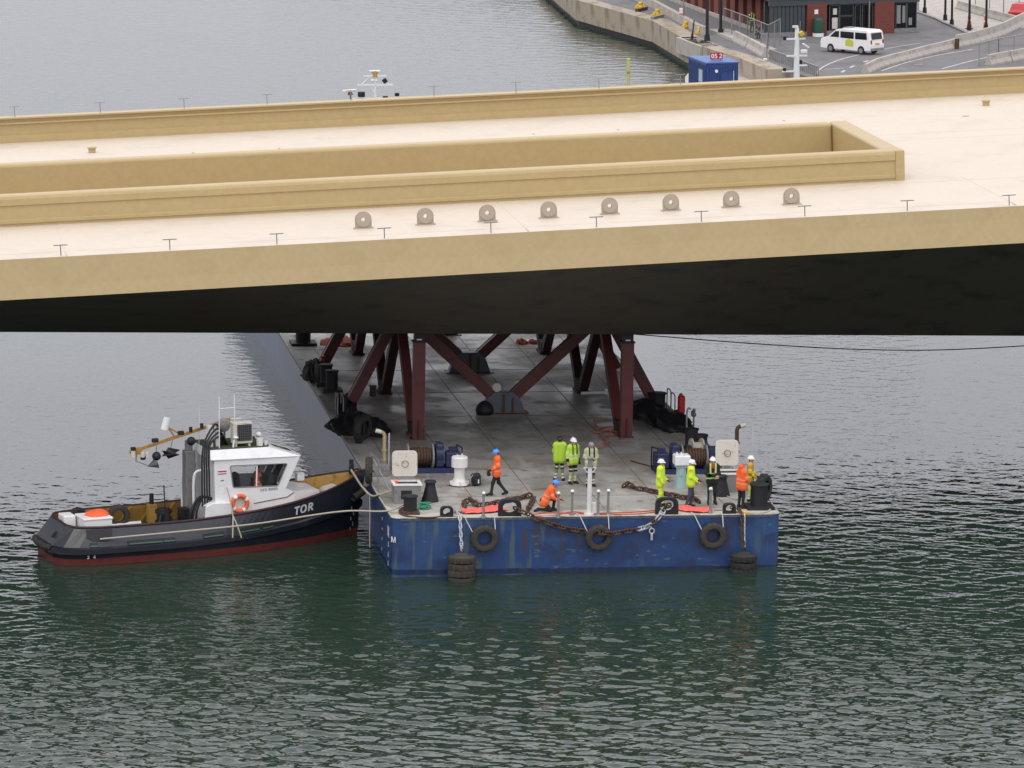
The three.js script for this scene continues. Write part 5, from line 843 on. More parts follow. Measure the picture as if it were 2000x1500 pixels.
// walking worker in orange, facing left
place(person({ label: 'person in orange jacket and blue helmet walking left, dark object in hand', group: crew, jacket: ORG, band: [0.85, 0.30, 0.16], helmet: BLU, trousers: BLACK, bulk: 0.015, headPitch: 0.25, pose: { hip: [[0.09, 0.95, 0], [-0.09, 0.95, 0]], knee: [[0.09, 0.52, 0.16], [-0.1, 0.5, -0.08]], ankle: [[0.09, 0.1, 0.22], [-0.1, 0.13, -0.38]], toe: [[0.1, 0.055, 0.39], [-0.11, 0.045, -0.24]], elb: [[0.27, 1.2, -0.04], [-0.26, 1.2, -0.06]], wr: [[0.2, 1.05, 0.22], [-0.22, 1.06, 0.18]], head: [0, 1.66, 0.05] } }), 970, 968, -R90 - 0.1, 1.02);
{ const o = solo('work_gloves', [rbox(0.1, 0.22, 0.12, 0.04, [0, 0, 0]), rbox(0.08, 0.16, 0.1, 0.03, [0.02, -0.02, 0.06], [0.3, 0, 0])], mat.black, 'dark bundle held in the walking person\'s hand', 'bundle'); const p = onDeck(970, 968); aboard(o, V(p.x - 0.37, 0.93, p.z + 0.14), 0.3); }
// kneeling worker in orange, facing right
place(person({ label: 'person in orange jacket and blue helmet kneeling at the bow', group: crew, jacket: ORG, band: [0.85, 0.30, 0.16], helmet: BLU, trousers: BLACK, bulk: 0.03, headPitch: 0.5, pose: { hip: [[0.1, 0.42, -0.2], [-0.1, 0.42, -0.2]], knee: [[0.13, 0.52, 0.22], [-0.12, 0.1, 0.1]], ankle: [[0.13, 0.1, 0.16], [-0.13, 0.12, -0.36]], toe: [[0.14, 0.05, 0.33], [-0.13, 0.05, -0.5]], sh: [[0.19, 0.86, 0.1], [-0.19, 0.86, 0.1]], elb: [[0.26, 0.62, 0.24], [-0.26, 0.6, 0.2]], wr: [[0.16, 0.48, 0.42], [-0.12, 0.45, 0.42]], neck: [0, 0.95, 0.15], head: [0, 1.05, 0.24] } }), 1071, 1000, R90 - 0.25, 1.05);
// three standing together
const HV = { band: CREAMR, trouserBand: [0.6, 0.66, 0.42], trousers: BLACK };
place(person({ label: 'person in lime vest and black cap standing with back to the bow', group: crew, jacket: GREENV, vest: true, stripes: false, sleeve: GREENV, cap: true, helmet: [0.02, 0.02, 0.02], ...HV, bulk: 0.02, shinCol: [0.2, 0.2, 0.14], pose: { elb: [[0.25, 1.2, 0.06], [-0.25, 1.2, 0.06]], wr: [[0.12, 1.08, 0.24], [-0.12, 1.08, 0.24]], ankle: [[0.16, 0.09, -0.02], [-0.16, 0.09, -0.02]], toe: [[0.2, 0.045, 0.14], [-0.2, 0.045, 0.14]] } }), 1092, 939, Math.PI - 0.15);
place(person({ label: 'person in lime jacket and white helmet standing in the middle of three', group: crew, jacket: GREENV, band: CREAMR, helmet: WH, ...HV, cuff: BLACK, braces: BLACK, shinCol: [0.42, 0.46, 0.26], headPitch: 0.1, pose: { wr: [[0.28, 0.92, 0.02], [-0.29, 0.92, 0.04]] } }), 1118, 945, 0.5, 1.03);
place(person({ label: 'person in pale vest and grey cap facing the bow behind the light mast', group: crew, jacket: [0.42, 0.46, 0.26], band: REFL, cap: true, helmet: [0.24, 0.26, 0.27], ...HV, cuff: BLACK, short: true, braces: BLACK, bulk: 0.01, shinCol: [0.14, 0.13, 0.12], pose: { elb: [[0.27, 1.2, -0.02], [-0.27, 1.2, -0.02]], wr: [[0.08, 1.12, 0.2], [-0.08, 1.12, 0.2]] } }), 1153, 950, 0.1);
// right hand group
place(person({ label: 'person in full yellow rain suit and white helmet facing right', group: crew, jacket: [0.60, 0.80, 0.03], band: [0.55, 0.78, 0.12], helmet: WH, trousers: [0.62, 0.82, 0.03], trouserBand: [0.6, 0.72, 0.2], bulk: 0.02, collar: [0.6, 0.6, 0.05], pose: { elb: [[0.27, 1.18, 0.0], [-0.26, 1.18, -0.02]], wr: [[0.2, 1.0, 0.22], [-0.24, 0.96, 0.12]], ankle: [[0.1, 0.09, 0.06], [-0.1, 0.09, -0.08]], toe: [[0.12, 0.045, 0.23], [-0.12, 0.045, 0.09]] } }), 1289, 989, R90 - 0.35, 1.03);
place(person({ label: 'person in yellow jacket and jeans with white helmet facing right', group: crew, jacket: [0.60, 0.80, 0.03], band: [0.62, 0.82, 0.1], helmet: WH, trousers: JEAN, hair: 'f', yoke: [0.75, 0.3, 0.04], collar: [0.75, 0.3, 0.04], bulk: 0.03, long: false, headPitch: 0.25, pose: { elb: [[0.27, 1.2, 0.04], [-0.26, 1.2, 0.0]], wr: [[0.12, 1.04, 0.26], [-0.14, 1.02, 0.24]], knee: [[0.1, 0.5, 0.08], [-0.1, 0.5, -0.02]], ankle: [[0.1, 0.09, 0.0], [-0.1, 0.09, -0.16]], toe: [[0.11, 0.045, 0.16], [-0.11, 0.045, 0.0]] } }), 1348, 991, R90 - 0.2, 1.04);
place(person({ label: 'person in black clothes and open hi-vis vest with white helmet', group: crew, jacket: BLACK, vest: true, sleeve: BLACK, band: [0.42, 0.72, 0.2], helmet: WH, trousers: BLACK, braces: [0.55, 0.62, 0.2], collar: [0.4, 0.06, 0.03], pose: { elb: [[0.26, 1.2, 0.04], [-0.26, 1.2, 0.04]], wr: [[-0.08, 1.16, 0.22], [0.08, 1.12, 0.24]], ankle: [[0.13, 0.09, -0.04], [-0.13, 0.09, 0.04]] } }), 1390, 985, 0.0, 1.04);
place(person({ label: 'person in orange hooded jacket by the right bow bollard', group: crew, jacket: ORG, band: [0.85, 0.30, 0.16], hood: true, trousers: BLACK, bulk: 0.02, pose: { elb: [[0.26, 1.2, 0.04], [-0.26, 1.2, 0.04]], wr: [[0.14, 1.02, 0.24], [-0.14, 1.02, 0.24]] } }), 1447, 993, R90 + 0.5, 0.99);
place(person({ label: 'person in white helmet and lime trousers partly hidden by orange jacket', group: crew, jacket: [0.55, 0.3, 0.04], band: YEL, helmet: WH, trousers: GREENV, trouserBand: REFL, pose: { elb: [[0.27, 1.2, 0.02], [-0.26, 1.2, 0.02]], wr: [[0.2, 1.0, 0.26], [-0.2, 1.0, 0.24]] } }), 1464, 979, R90 - 0.3, 1.0);
// helmsman inside the wheelhouse
{ const g = person({ label: 'person in orange vest standing at the tug wheel behind the window', jacket: ORG, band: [0.85, 0.4, 0.25], vest: true, sleeve: [0.02, 0.02, 0.025], trousers: BLACK, pose: { elb: [[0.27, 1.22, 0.08], [-0.27, 1.22, 0.08]], wr: [[0.2, 1.1, 0.34], [-0.2, 1.1, 0.34]] } }); intoTug(g, [2.13, 1.385, 0.35], R90); g.scale.setScalar(0.98); }

// ------------------------------------------------------------------ quay and street beyond
const HQ = 2.2, q = (px, py, h = HQ) => on(px, py, h);
function flat(pts, h, y0) { const s = new THREE.Shape(pts.map(p => new THREE.Vector2(p.x, -p.z))); const g = new THREE.ExtrudeGeometry(s, { depth: h - y0, bevelEnabled: false }); g.rotateX(-Math.PI / 2); g.translate(0, y0, 0); return g; }
{
  // quay edge on the water, then out of sight behind the span, then far back
  const edge = [q(1040, -70), q(1125, 0), q(1275, 41), q(1337, 77), q(1388, 97), q(1440, 112), q(1500, 136), q(1600, 172), q(1740, 206), q(2150, 225)];
  const inset = edge.map(p => p.clone().add(V(1.4, 0, -0.5)));
  const land = [...inset, V(260, 0, inset[9].z), V(260, 0, -1500), V(-80, 0, -1500), V(-30, 0, -560)];
  struct('ground', flat(land, HQ - 0.012, -3), mat.asphalt);
  // concrete quay front in panels, overhanging a dark recess
  const qw = thing('quay_wall', 'stained concrete quay wall along the water in the upper right', 'wall');
  const dirs = []; let done = 0;
  for (let i = 0; i < 6; i++) {
    const a = edge[i], b = edge[i + 1], L = a.distanceTo(b), n = Math.max(1, Math.round(L / 4.2)), d = b.clone().sub(a).normalize(), nn = V(-d.z, 0, d.x); // nn points to land or water
    const land2 = nn.x > 0 ? nn : nn.clone().negate();
    for (let k = 0; k < n; k++) { const p0 = a.clone().addScaledVector(d, L * k / n + 0.02), p1 = a.clone().addScaledVector(d, L * (k + 1) / n - 0.02), c = p0.clone().add(p1).multiplyScalar(0.5).addScaledVector(land2, 0.75); const off = 0.05 * (hash(i, k, 3) - 0.5);
      const bl = beam(p0.clone().addScaledVector(land2, 0.75 + off).setY(HQ - 0.88), p1.clone().addScaledVector(land2, 0.75 + off).setY(HQ - 0.88), 1.5, 1.8, V(0, 1, 0)); M('panel', bl, mat.concrete, qw); }
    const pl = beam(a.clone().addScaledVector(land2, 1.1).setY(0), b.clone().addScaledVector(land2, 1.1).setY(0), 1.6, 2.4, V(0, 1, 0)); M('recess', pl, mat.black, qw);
  }
  // parapet wall between apron and promenade
  const up = thing('parapet_wall', 'low pale concrete wall between quay apron and promenade', 'wall');
  const pw = [q(1160, -32), q(1243, 0), q(1280, 16), q(1320, 38), q(1362, 62), q(1378, 68)];
  for (let i = 0; i < pw.length - 1; i++) { const a = pw[i].clone().setY(HQ + 0.3), b = pw[i + 1].clone().setY(HQ + 0.3), d = b.clone().sub(a).normalize().multiplyScalar(0.02); M('wall_section', beam(a.add(d), b.sub(d), 0.4, 0.7, V(0, 1, 0)), mat.concretePale, up); }
  // retaining walls towards the landing
  const rw = thing('retaining_wall', 'stepped concrete retaining wall above the blue cabin', 'wall');
  const st = [[1339, 92, 1386, 110, 0.42], [1388, 106, 1434, 126, 0.3], [1404, 80, 1450, 100, 0.6], [1452, 101, 1498, 122, 0.62]];
  for (const [x0, y0, x1, y1, h] of st) { const a = q(x0, y0, 1.4), b = q(x1, y1, 1.4); M('wall_block', beam(a.setY(1.4 + h / 2), b.setY(1.4 + h / 2), 1.6, h + 0.8, V(0, 1, 0)), mat.concretePale, rw); }
  struct('landing', flat([q(1338, 150, 0.9), q(1352, 134, 0.9), q(1440, 122, 0.9), q(1500, 132, 0.9), q(1590, 165, 0.9), q(1600, 215, 0.9), q(1340, 215, 0.9)], 0.9, -3), mat.concretePale);
  // yellow quay bollards
  const yb = thing('quay_bollard', 'yellow mooring bollard farthest along the quay apron', 'bollard', 'yellow bollards on the quay'); M('bollard', [lathe([[0.26, 0], [0.2, 0.12], [0.14, 0.25], [0.15, 0.34], [0.2, 0.42], [0.1, 0.5], [0, 0.52]]), box(0.9, 0.1, 0.5, [0, 0.05, 0]), bar([-0.35, 0.08, 0], [0, 0.4, 0], 0.09), bar([0.35, 0.08, 0], [0, 0.4, 0], 0.09)], mat.yellow, yb);
  const ys = [[1251, 16, ''], [1284, 30, 'yellow mooring bollard second from the far end of the apron'], [1340, 54, 'yellow mooring bollard third from the far end of the apron'], [1366, 65, 'yellow mooring bollard nearest the black lamp posts']];
  ys.forEach(([x, y, l], i) => { const o = i ? yb.clone() : yb; if (i) { o.name = numbered('quay_bollard'); o.userData = { ...yb.userData, label: l }; scene.add(o); } o.position.copy(q(x, y)); o.rotation.y = 0.4 * i; o.scale.setScalar(1.1); });
  { const p = q(1284, 36), o = solo('timber_baulk', [box(2.6, 0.25, 0.3, [0, 0.125, 0])], mat.grey, 'grey timber baulk lying on the quay apron', 'timber'); o.position.copy(p); o.rotation.y = 1.2; const o2 = solo('timber_baulk', [box(2.4, 0.25, 0.3, [0, 0.125, 0])], mat.rust, 'brown timber baulk lying on the quay apron', 'timber'); o2.position.copy(q(1253, 21)); o2.rotation.y = 1.2; }
  { const p = q(1335, 46), g = thing('life_post', 'thin post with red and white marker on the promenade edge', 'post'); g.position.copy(p); M('post', [bar([0, 0, 0], [0, 2.6, 0], 0.05)], mat.galv, g); M('marker', [rbox(0.3, 0.6, 0.15, 0.05, [-0.2, 1.0, 0])], mat.cleanWhite, g); M('marker_band', [rbox(0.32, 0.16, 0.17, 0.05, [-0.2, 0.8, 0])], mat.orange, g); }
  // black posts
  const lp = (px, py, h, label, r = 0.1) => { const g = thing('lamp_post', label, 'post', 'dark posts on the promenade'); g.position.copy(q(px, py)); M('shaft', [cyl(r * 0.85, r, h, [0, h / 2, 0], [0, 0, 0], 12)], mat.black, g); M('foot', [cyl(r * 1.6, r * 1.9, 0.5, [0, 0.25, 0], [0, 0, 0], 12)], mat.black, g); return g; };
  lp(1381, 80, 6, 'tall black post at the corner of the apron', 0.13); lp(1407.5, 68, 6, 'tall black post at the mesh fence corner', 0.13);
  lp(1351, 78, 1.6, 'short slanting dark post on the apron', 0.06).rotation.z = -0.12;
  lp(1806, 26, 6, 'dark column farthest left on the right street'); lp(1846, 40, 6, 'dark column in the middle of three on the street'); lp(1859, 50, 6, 'dark column nearest of three on the street'); lp(1893, 60, 6, 'dark column with an orange beacon at its foot, left'); lp(1926, 60, 6, 'dark column with an orange beacon at its foot, right');
  // red-white tape barrier pole and lantern on the landing
  { const g = thing('barrier_post', 'thin pole with red and white tape bundle beside the white mast', 'post'); g.position.copy(q(1497, 150, 0.9)); M('post', [bar([0, 0, 0], [0, 3.4, 0], 0.06)], mat.galv, g); M('tape', [rbox(0.5, 0.9, 0.3, 0.1, [0, 0.55, 0])], mat.orange, g); M('tape_band', [rbox(0.52, 0.18, 0.32, 0.06, [0.02, 0.4, 0], [0, 0, 0.5]), rbox(0.52, 0.16, 0.32, 0.06, [0, 0.8, 0], [0, 0, 0.5])], mat.cleanWhite, g); M('lantern', [rbox(0.3, 0.16, 0.3, 0.05, [-0.1, 1.35, 0])], mat.cleanWhite, g); }
  // mesh fences: frames with thin bars
  const fence = (label, pts, h = 2.1) => { const g = thing('mesh_fence', label, 'fence'); for (let i = 0; i < pts.length - 1; i++) { const a = q(...pts[i]), b = q(...pts[i + 1]); const L = a.distanceTo(b), n = Math.max(1, Math.round(L / 2.6)); M('rail', [bar(a.clone().setY(HQ + h), b.clone().setY(HQ + h), 0.035), bar(a.clone().setY(HQ + 0.15), b.clone().setY(HQ + 0.15), 0.03)], mat.galv, g); for (let k = 0; k <= n; k++) { const p = a.clone().lerp(b, k / n); M('post', [bar(p.clone().setY(HQ), p.clone().setY(HQ + h), 0.04)], mat.galv, g); } const w = []; for (let k = 1; k < L / 0.22; k++) { const p = a.clone().lerp(b, k * 0.22 / L); w.push(bar(p.clone().setY(HQ + 0.15), p.clone().setY(HQ + h), 0.006, 0.006, 3)); } M('mesh', w, mat.galv, g); } return g; };
  fence('tall wire mesh fence running along the promenade in front of the people', [[1414, 66], [1460, 84], [1500, 101], [1524, 88]]);
  fence('wire mesh fence at the far right above the span', [[1912, 128], [1950, 118], [2010, 108]], 1.7);
  fence('wire mesh fence along the far street at top right', [[1905, 22], [1960, 30], [2020, 40]], 1.8);
  { const g = thing('slat_fence', 'dark grey slatted fence sloping behind the white mast', 'fence'); const a = q(1504, 116), b = q(1598, 150); for (let i = 0; i < 26; i++) { const p = a.clone().lerp(b, i / 25); M('slat', [beam(p.clone().setY(HQ - 0.4), p.clone().setY(HQ + 0.75), 0.12, 0.03)], mat.grey, g); } M('rail', [bar(a.clone().setY(HQ + 0.76), b.clone().setY(HQ + 0.76), 0.04)], mat.galv, g); }
  // concrete barriers
  const jersey = (a, b, h, label) => { const m = a.clone().add(b).multiplyScalar(0.5), L = a.distanceTo(b) - 0.05, o = solo('concrete_barrier', [ext([[-0.3, 0], [0.3, 0], [0.3, 0.12], [0.14, 0.4], [0.1, h], [-0.1, h], [-0.14, 0.4], [-0.3, 0.12]], L, { bevel: 0.015 }).translate(0, 0, -L / 2)], mat.concretePale, label, 'barrier', 'concrete barriers along the street'); o.position.copy(m); o.rotation.y = Math.atan2(b.x - a.x, b.z - a.z); return o; };
  const bp = [[1690, 144], [1712, 133], [1742, 124], [1775, 116], [1808, 107], [1838, 100], [1868, 92], [1898, 86], [1930, 77], [1962, 66], [1985, 54], [2012, 42]];
  const ord = ['nearest the span', 'second from the span', 'third from the span', 'fourth from the span', 'fifth from the span', 'sixth from the span', 'first past the orange marker', 'second past the orange marker', 'third past the orange marker', 'fourth past the orange marker', 'last before the right edge'];
  for (let i = 0; i < bp.length - 1; i++) jersey(q(...bp[i]), q(...bp[i + 1]), i > 5 ? 0.95 : 0.7, 'concrete barrier in the curved row, ' + ord[i]);
  jersey(q(1436, 80), q(1462, 93), 0.8, 'weathered concrete block left of a pair by the mesh fence'); jersey(q(1464, 94), q(1495, 112), 0.8, 'weathered concrete block right of a pair by the mesh fence');
  jersey(q(1930, 128), q(1970, 120), 0.8, 'concrete barrier behind the mesh fence at far right, left piece'); jersey(q(1972, 120), q(2015, 112), 0.8, 'concrete barrier behind the mesh fence at far right, right piece');
  { const o = solo('orange_marker', [rbox(0.35, 0.8, 0.3, 0.05, [0, 0.4, 0])], mat.rust, 'orange brown marker at the joint of the curved barrier', 'marker'); o.position.copy(q(1869, 95)); }
  const bc = (px, py, l) => { const g = thing('traffic_beacon', l, 'beacon', 'orange beacons on the street'); g.position.copy(q(px, py)); M('board', [xf(new THREE.CylinderGeometry(0.12, 0.22, 1.1, 10), [0, 0.6, 0])], mat.orange, g); M('band', [cyl(0.155, 0.175, 0.16, [0, 0.75, 0], [0, 0, 0], 10)], mat.cleanWhite, g); M('base', [box(0.6, 0.08, 0.6, [0, 0.04, 0])], mat.black, g); };
  bc(1893, 57, 'orange beacon at the foot of the left dark column'); bc(1925, 59, 'orange beacon at the foot of the right dark column');
  // painted road lines
  const line = (pts, w) => { const l = []; const pp = pts.map(p => q(...p)); const c = new THREE.CatmullRomCurve3(pp), n = 24; for (let i = 0; i < n; i++) { const a = c.getPointAt(i / n), b = c.getPointAt((i + 1) / n), d = b.clone().sub(a).normalize(), s = V(-d.z, 0, d.x).multiplyScalar(w / 2); l.push(quad([a.x - s.x, HQ - 0.007, a.z - s.z], [b.x - s.x, HQ - 0.007, b.z - s.z], [b.x + s.x, HQ - 0.007, b.z + s.z], [a.x + s.x, HQ - 0.007, a.z + s.z])); } return l; };
  struct('road_marking', [line([[1592, 146], [1600, 136], [1618, 125], [1645, 115], [1680, 106]], 0.14), line([[1687, 121], [1696, 118]], 0.2), line([[1660, 132], [1668, 128]], 0.2), line([[1644, 141], [1650, 137]], 0.2), line([[1610, 135], [1648, 133]], 0.14), line([[1722, 138], [1770, 122], [1830, 108], [1900, 96]], 0.16), line([[1785, 126], [1803, 125]], 0.16), line([[1840, 134], [1900, 118], [1990, 98]], 0.16), line([[1720, 97], [1770, 88], [1800, 84]], 0.12)], mat.paintWhite);
  const kerb = []; { const k = [[1790, 24], [1830, 38], [1845, 46], [1860, 52], [1890, 66]].map(p => q(...p)); for (let i = 0; i < k.length - 1; i++) kerb.push(beam(k[i].setY(HQ + 0.05), k[i + 1].clone().setY(HQ + 0.05), 0.3, 0.14, V(0, 1, 0))); } struct('kerb', kerb, mat.grey);
  struct('pavement', [flat([q(1795, 20), q(1830, 37), q(1892, 66), q(2050, 48), q(2050, -30), q(1795, -30)], HQ + 0.02, HQ - 0.2)], mat.concretePale);
  jersey(q(1872, 17), q(1925, 32), 0.7, 'low wall section on the far street, left'); jersey(q(1927, 33), q(1985, 48), 0.7, 'low wall section on the far street, right');
}
// building ----------------------------------------------------------------
{
  const a = q(1505, 73), b = q(1796, 63), dx = b.clone().sub(a), L = dx.length(), yaw = Math.atan2(-dx.z, dx.x);
  const bl = thing('building', 'dark clad building with brick piers and glass shopfronts at top right', 'building'); bl.position.copy(a); bl.rotation.y = yaw;
  const X = px => (px - 1505) / (1796 - 1505) * L;
  M('plinth', [box(L, 0.35, 0.3, [L / 2, 0.175, -0.2])], mat.grey, bl);
  M('upper_storey', [box(L + 0.3, 5, 12, [L / 2, 2.75 + 2.5 + 0.2, -6.0])], mat.clad, bl);
  M('lintel', [box(L, 0.45, 0.5, [L / 2, 2.72, -0.3])], mat.clad, bl);
  M('wall', [box(L, 2.5, 0.2, [L / 2, 1.5, -1.4])], mat.clad, bl);
  for (const [x0, x1] of [[1576, 1614], [1708, 1746]]) M('brick_pier', [box(X(x1) - X(x0), 2.6, 0.7, [(X(x0) + X(x1)) / 2, 1.3, -0.35])], mat.brick, bl);
  for (let i = 0; i < 9; i++) M('cladding_panel', [box(0.3, 2.3, 0.06, [X(1508) + 0.35 * i, 1.5, -0.2])], mat.clad, bl);
  const wn = (x0, x1, y0, y1, m = mat.darkGlass) => { const w = X(x1) - X(x0), c = (X(x0) + X(x1)) / 2; const f = M('window', [box(w, 0.08, 0.12, [c, y0, -0.25]), box(w, 0.08, 0.12, [c, y1, -0.25]), box(0.08, y1 - y0, 0.12, [X(x0) + 0.04, (y0 + y1) / 2, -0.25]), box(0.08, y1 - y0, 0.12, [X(x1) - 0.04, (y0 + y1) / 2, -0.25])], mat.clad, bl); M('pane', [box(w - 0.1, y1 - y0 - 0.06, 0.03, [c, (y0 + y1) / 2, -0.3])], m, f); };
  wn(1620, 1640, 0.4, 2.4); wn(1640, 1668, 0.4, 1.5); wn(1640, 1668, 1.55, 2.45); wn(1670, 1682, 0.4, 2.4); wn(1684, 1706, 0.4, 2.4); wn(1750, 1772, 0.35, 2.45); wn(1772, 1792, 0.35, 2.45);
  M('poster', [box(0.5, 0.9, 0.02, [X(1632), 0.95, -0.27]), box(0.35, 0.5, 0.02, [X(1632), 1.9, -0.27])], mat.offWhite, bl); M('blind', [box(0.35, 1.5, 0.02, [X(1757), 1.5, -0.27]), box(0.35, 1.4, 0.02, [X(1768), 1.5, -0.27]), box(0.3, 0.6, 0.02, [X(1780), 0.9, -0.27])], mat.galv, bl);
  M('notice', [box(0.32, 0.36, 0.03, [X(1593), 1.95, 0.02])], mat.cleanWhite, bl); M('downpipe', [bar([X(1696), 0, 0.05], [X(1696), 2.7, 0.05], 0.06)], mat.galv, bl);
  M('side_wall', [box(0.2, 2.6, 11, [L - 0.1, 1.4, -6.2])], mat.clad, bl);
  M('green_bin', [lathe([[0.42, 0.25], [0.44, 0.4], [0.44, 1.3], [0.36, 1.5], [0.15, 1.58], [0, 1.6]], [X(1592), 0, 0.55])], mt([0.015, 0.07, 0.045], 0.5), bl).userData.label = 'dark green post box on white base'; 
  M('bin_base', [cyl(0.46, 0.46, 0.28, [X(1592), 0.14, 0.55])], mat.cleanWhite, bl);
  // brick wing running back to the left
  const w0 = q(1500, 70), w1 = q(1296, -4), d2 = w1.clone().sub(w0), L2 = d2.length();
  const wg = thing('brick_wing', 'red brick wing with tall piers and grey windows behind the mesh fence', 'building'); wg.position.copy(w0); wg.rotation.y = Math.atan2(-d2.z, d2.x);
  M('wall', [box(L2, 7, 0.3, [L2 / 2, 3.5, 1.2])], mat.clad, wg);
  const n = 13; for (let i = 0; i < n; i++) { const x = (i + 0.25) * L2 / n; M('brick_pier', [box(L2 / n * 0.55, 7, 1.0, [x, 3.5, 0.55])], mat.brick, wg); const f = M('window', [box(L2 / n * 0.42, 6.2, 0.08, [x + L2 / n * 0.5, 3.5, 0.98])], mat.galv, wg); M('pane', [box(L2 / n * 0.3, 2.4, 0.04, [x + L2 / n * 0.5, 1.9, 0.92]), box(L2 / n * 0.3, 2.4, 0.04, [x + L2 / n * 0.5, 4.8, 0.92])], mat.darkGlass, f); }
  M('plinth', [box(L2, 0.3, 0.2, [L2 / 2, 0.15, -0.05])], mat.concretePale, wg);
}
// white van -----------------------------------------------------------------
{
  const rw = q(1683, 106.5), fw = q(1625, 101.5), d = fw.clone().sub(rw), yaw = Math.atan2(-d.z, d.x), v = thing('van', 'white people carrier van with yellow emblem parked on the street', 'van');
  v.position.copy(rw).add(V(0, 0, 0)); v.rotation.y = yaw;                      // x forward, near side is local +z mirrored below
  const side = -1;                                                             // the near flank lies at negative local z
  const prof = [[-0.88, 0.35], [-0.9, 0.75], [-0.84, 1.15], [-0.72, 1.75], [-0.5, 1.86], [1.9, 1.88], [2.5, 1.78], [3.35, 1.18], [3.95, 1.02], [4.05, 0.75], [4.02, 0.35]];
  const sh = new THREE.Shape(); sh.moveTo(...prof[0]); for (const p of prof.slice(1)) sh.lineTo(...p); sh.lineTo(3.42, 0.3); sh.absarc(3.05, 0.32, 0.37, 0, Math.PI, false); sh.lineTo(0.37, 0.3); sh.absarc(0, 0.32, 0.37, 0, Math.PI, false); sh.closePath();
  const z0 = side < 0 ? -0.1 : -1.69; // near wheels sit at z = 0
  const body = new THREE.ExtrudeGeometry(sh, { depth: 1.62, bevelEnabled: true, bevelSize: 0.04, bevelThickness: 0.06, bevelSegments: 3, curveSegments: 8 });
  // which side faces the viewer: local z axis in world
  const zw = V(Math.sin(yaw), 0, Math.cos(yaw)), s = zw.z > 0 ? 1 : -1;
  body.translate(0, 0, s > 0 ? -1.62 + 0.06 : -0.06);
  M('body', body, mat.cleanWhite, v);
  const zf = s * 0.125, pane = (pts) => M('window', [xf(ext(pts, 0.012), [0, 0, s > 0 ? zf : zf - 0.012])], mat.darkGlass, v);
  pane([[2.2, 1.22], [3.12, 1.22], [2.55, 1.68], [2.2, 1.7]]); pane([[0.72, 1.18], [2.05, 1.2], [2.05, 1.7], [0.72, 1.7]]); pane([[-0.6, 1.18], [0.58, 1.18], [0.58, 1.7], [-0.55, 1.7]]);
  M('rear_window', [box(0.012, 0.5, 1.25, [-0.865, 1.45, -s * 0.75], [0, 0, -0.2])], mat.darkGlass, v);
  M('number_plate', [box(0.02, 0.14, 0.5, [-0.955, 0.85, -s * 0.75])], mat.yellow, v); M('tail_light', [box(0.05, 0.3, 0.14, [-0.93, 1.0, -s * 0.02])], mat.red, v); M('tail_light', [box(0.05, 0.3, 0.14, [-0.93, 1.0, -s * 1.48])], mat.red, v); M('rear_bumper', [box(0.12, 0.2, 1.6, [-0.93, 0.42, -s * 0.75])], mat.grey, v);
  for (const x of [0, 3.05]) for (const z of [s * 0.02, -s * 1.5]) { const w = M('wheel', [cyl(0.31, 0.31, 0.22, [x, 0.31, z], [Math.PI / 2, 0, 0], 20)], mat.rubber, v); M('hub', [cyl(0.19, 0.19, 0.24, [x, 0.31, z], [Math.PI / 2, 0, 0], 14)], mat.galv, w); }
  M('emblem', [xf(ext([[0.75, 0.55], [1.55, 0.6], [1.55, 1.05], [1.2, 1.15], [0.75, 1.0]], 0.008), [0, 0, s > 0 ? zf - 0.005 : zf - 0.003])], mt([0.5, 0.55, 0.05], 0.4), v);
  M('roof_box', [box(0.5, 0.06, 0.9, [1.9, 1.95, -s * 0.75])], mat.galv, v); M('headlight', [box(0.2, 0.15, 0.25, [3.98, 0.85, -s * 0.05])], mat.galv, v);
}
// red car at the right edge
{ const c = thing('parked_car', 'dark red car cut off by the right edge of the picture', 'car'); c.position.copy(q(2002, 40)); c.rotation.y = 1.15; M('body', [xf(ext([[-2, 0.3], [-2, 0.8], [-1.6, 0.95], [-1.0, 1.4], [0.6, 1.42], [1.3, 0.95], [2.1, 0.8], [2.15, 0.3]], 1.6, { bevel: 0.06 }), [0, 0, -0.8])], mat.red, c); M('window', [box(1.7, 0.35, 1.74, [-0.2, 1.16, 0])], mat.darkGlass, c); for (const x of [-1.3, 1.35]) for (const z of [-0.75, 0.75]) M('wheel', [cyl(0.32, 0.32, 0.22, [x, 0.32, z], [Math.PI / 2, 0, 0], 16)], mat.rubber, c); M('bumper', [box(0.1, 0.2, 1.6, [-2.08, 0.45, 0])], mat.cleanWhite, c); }
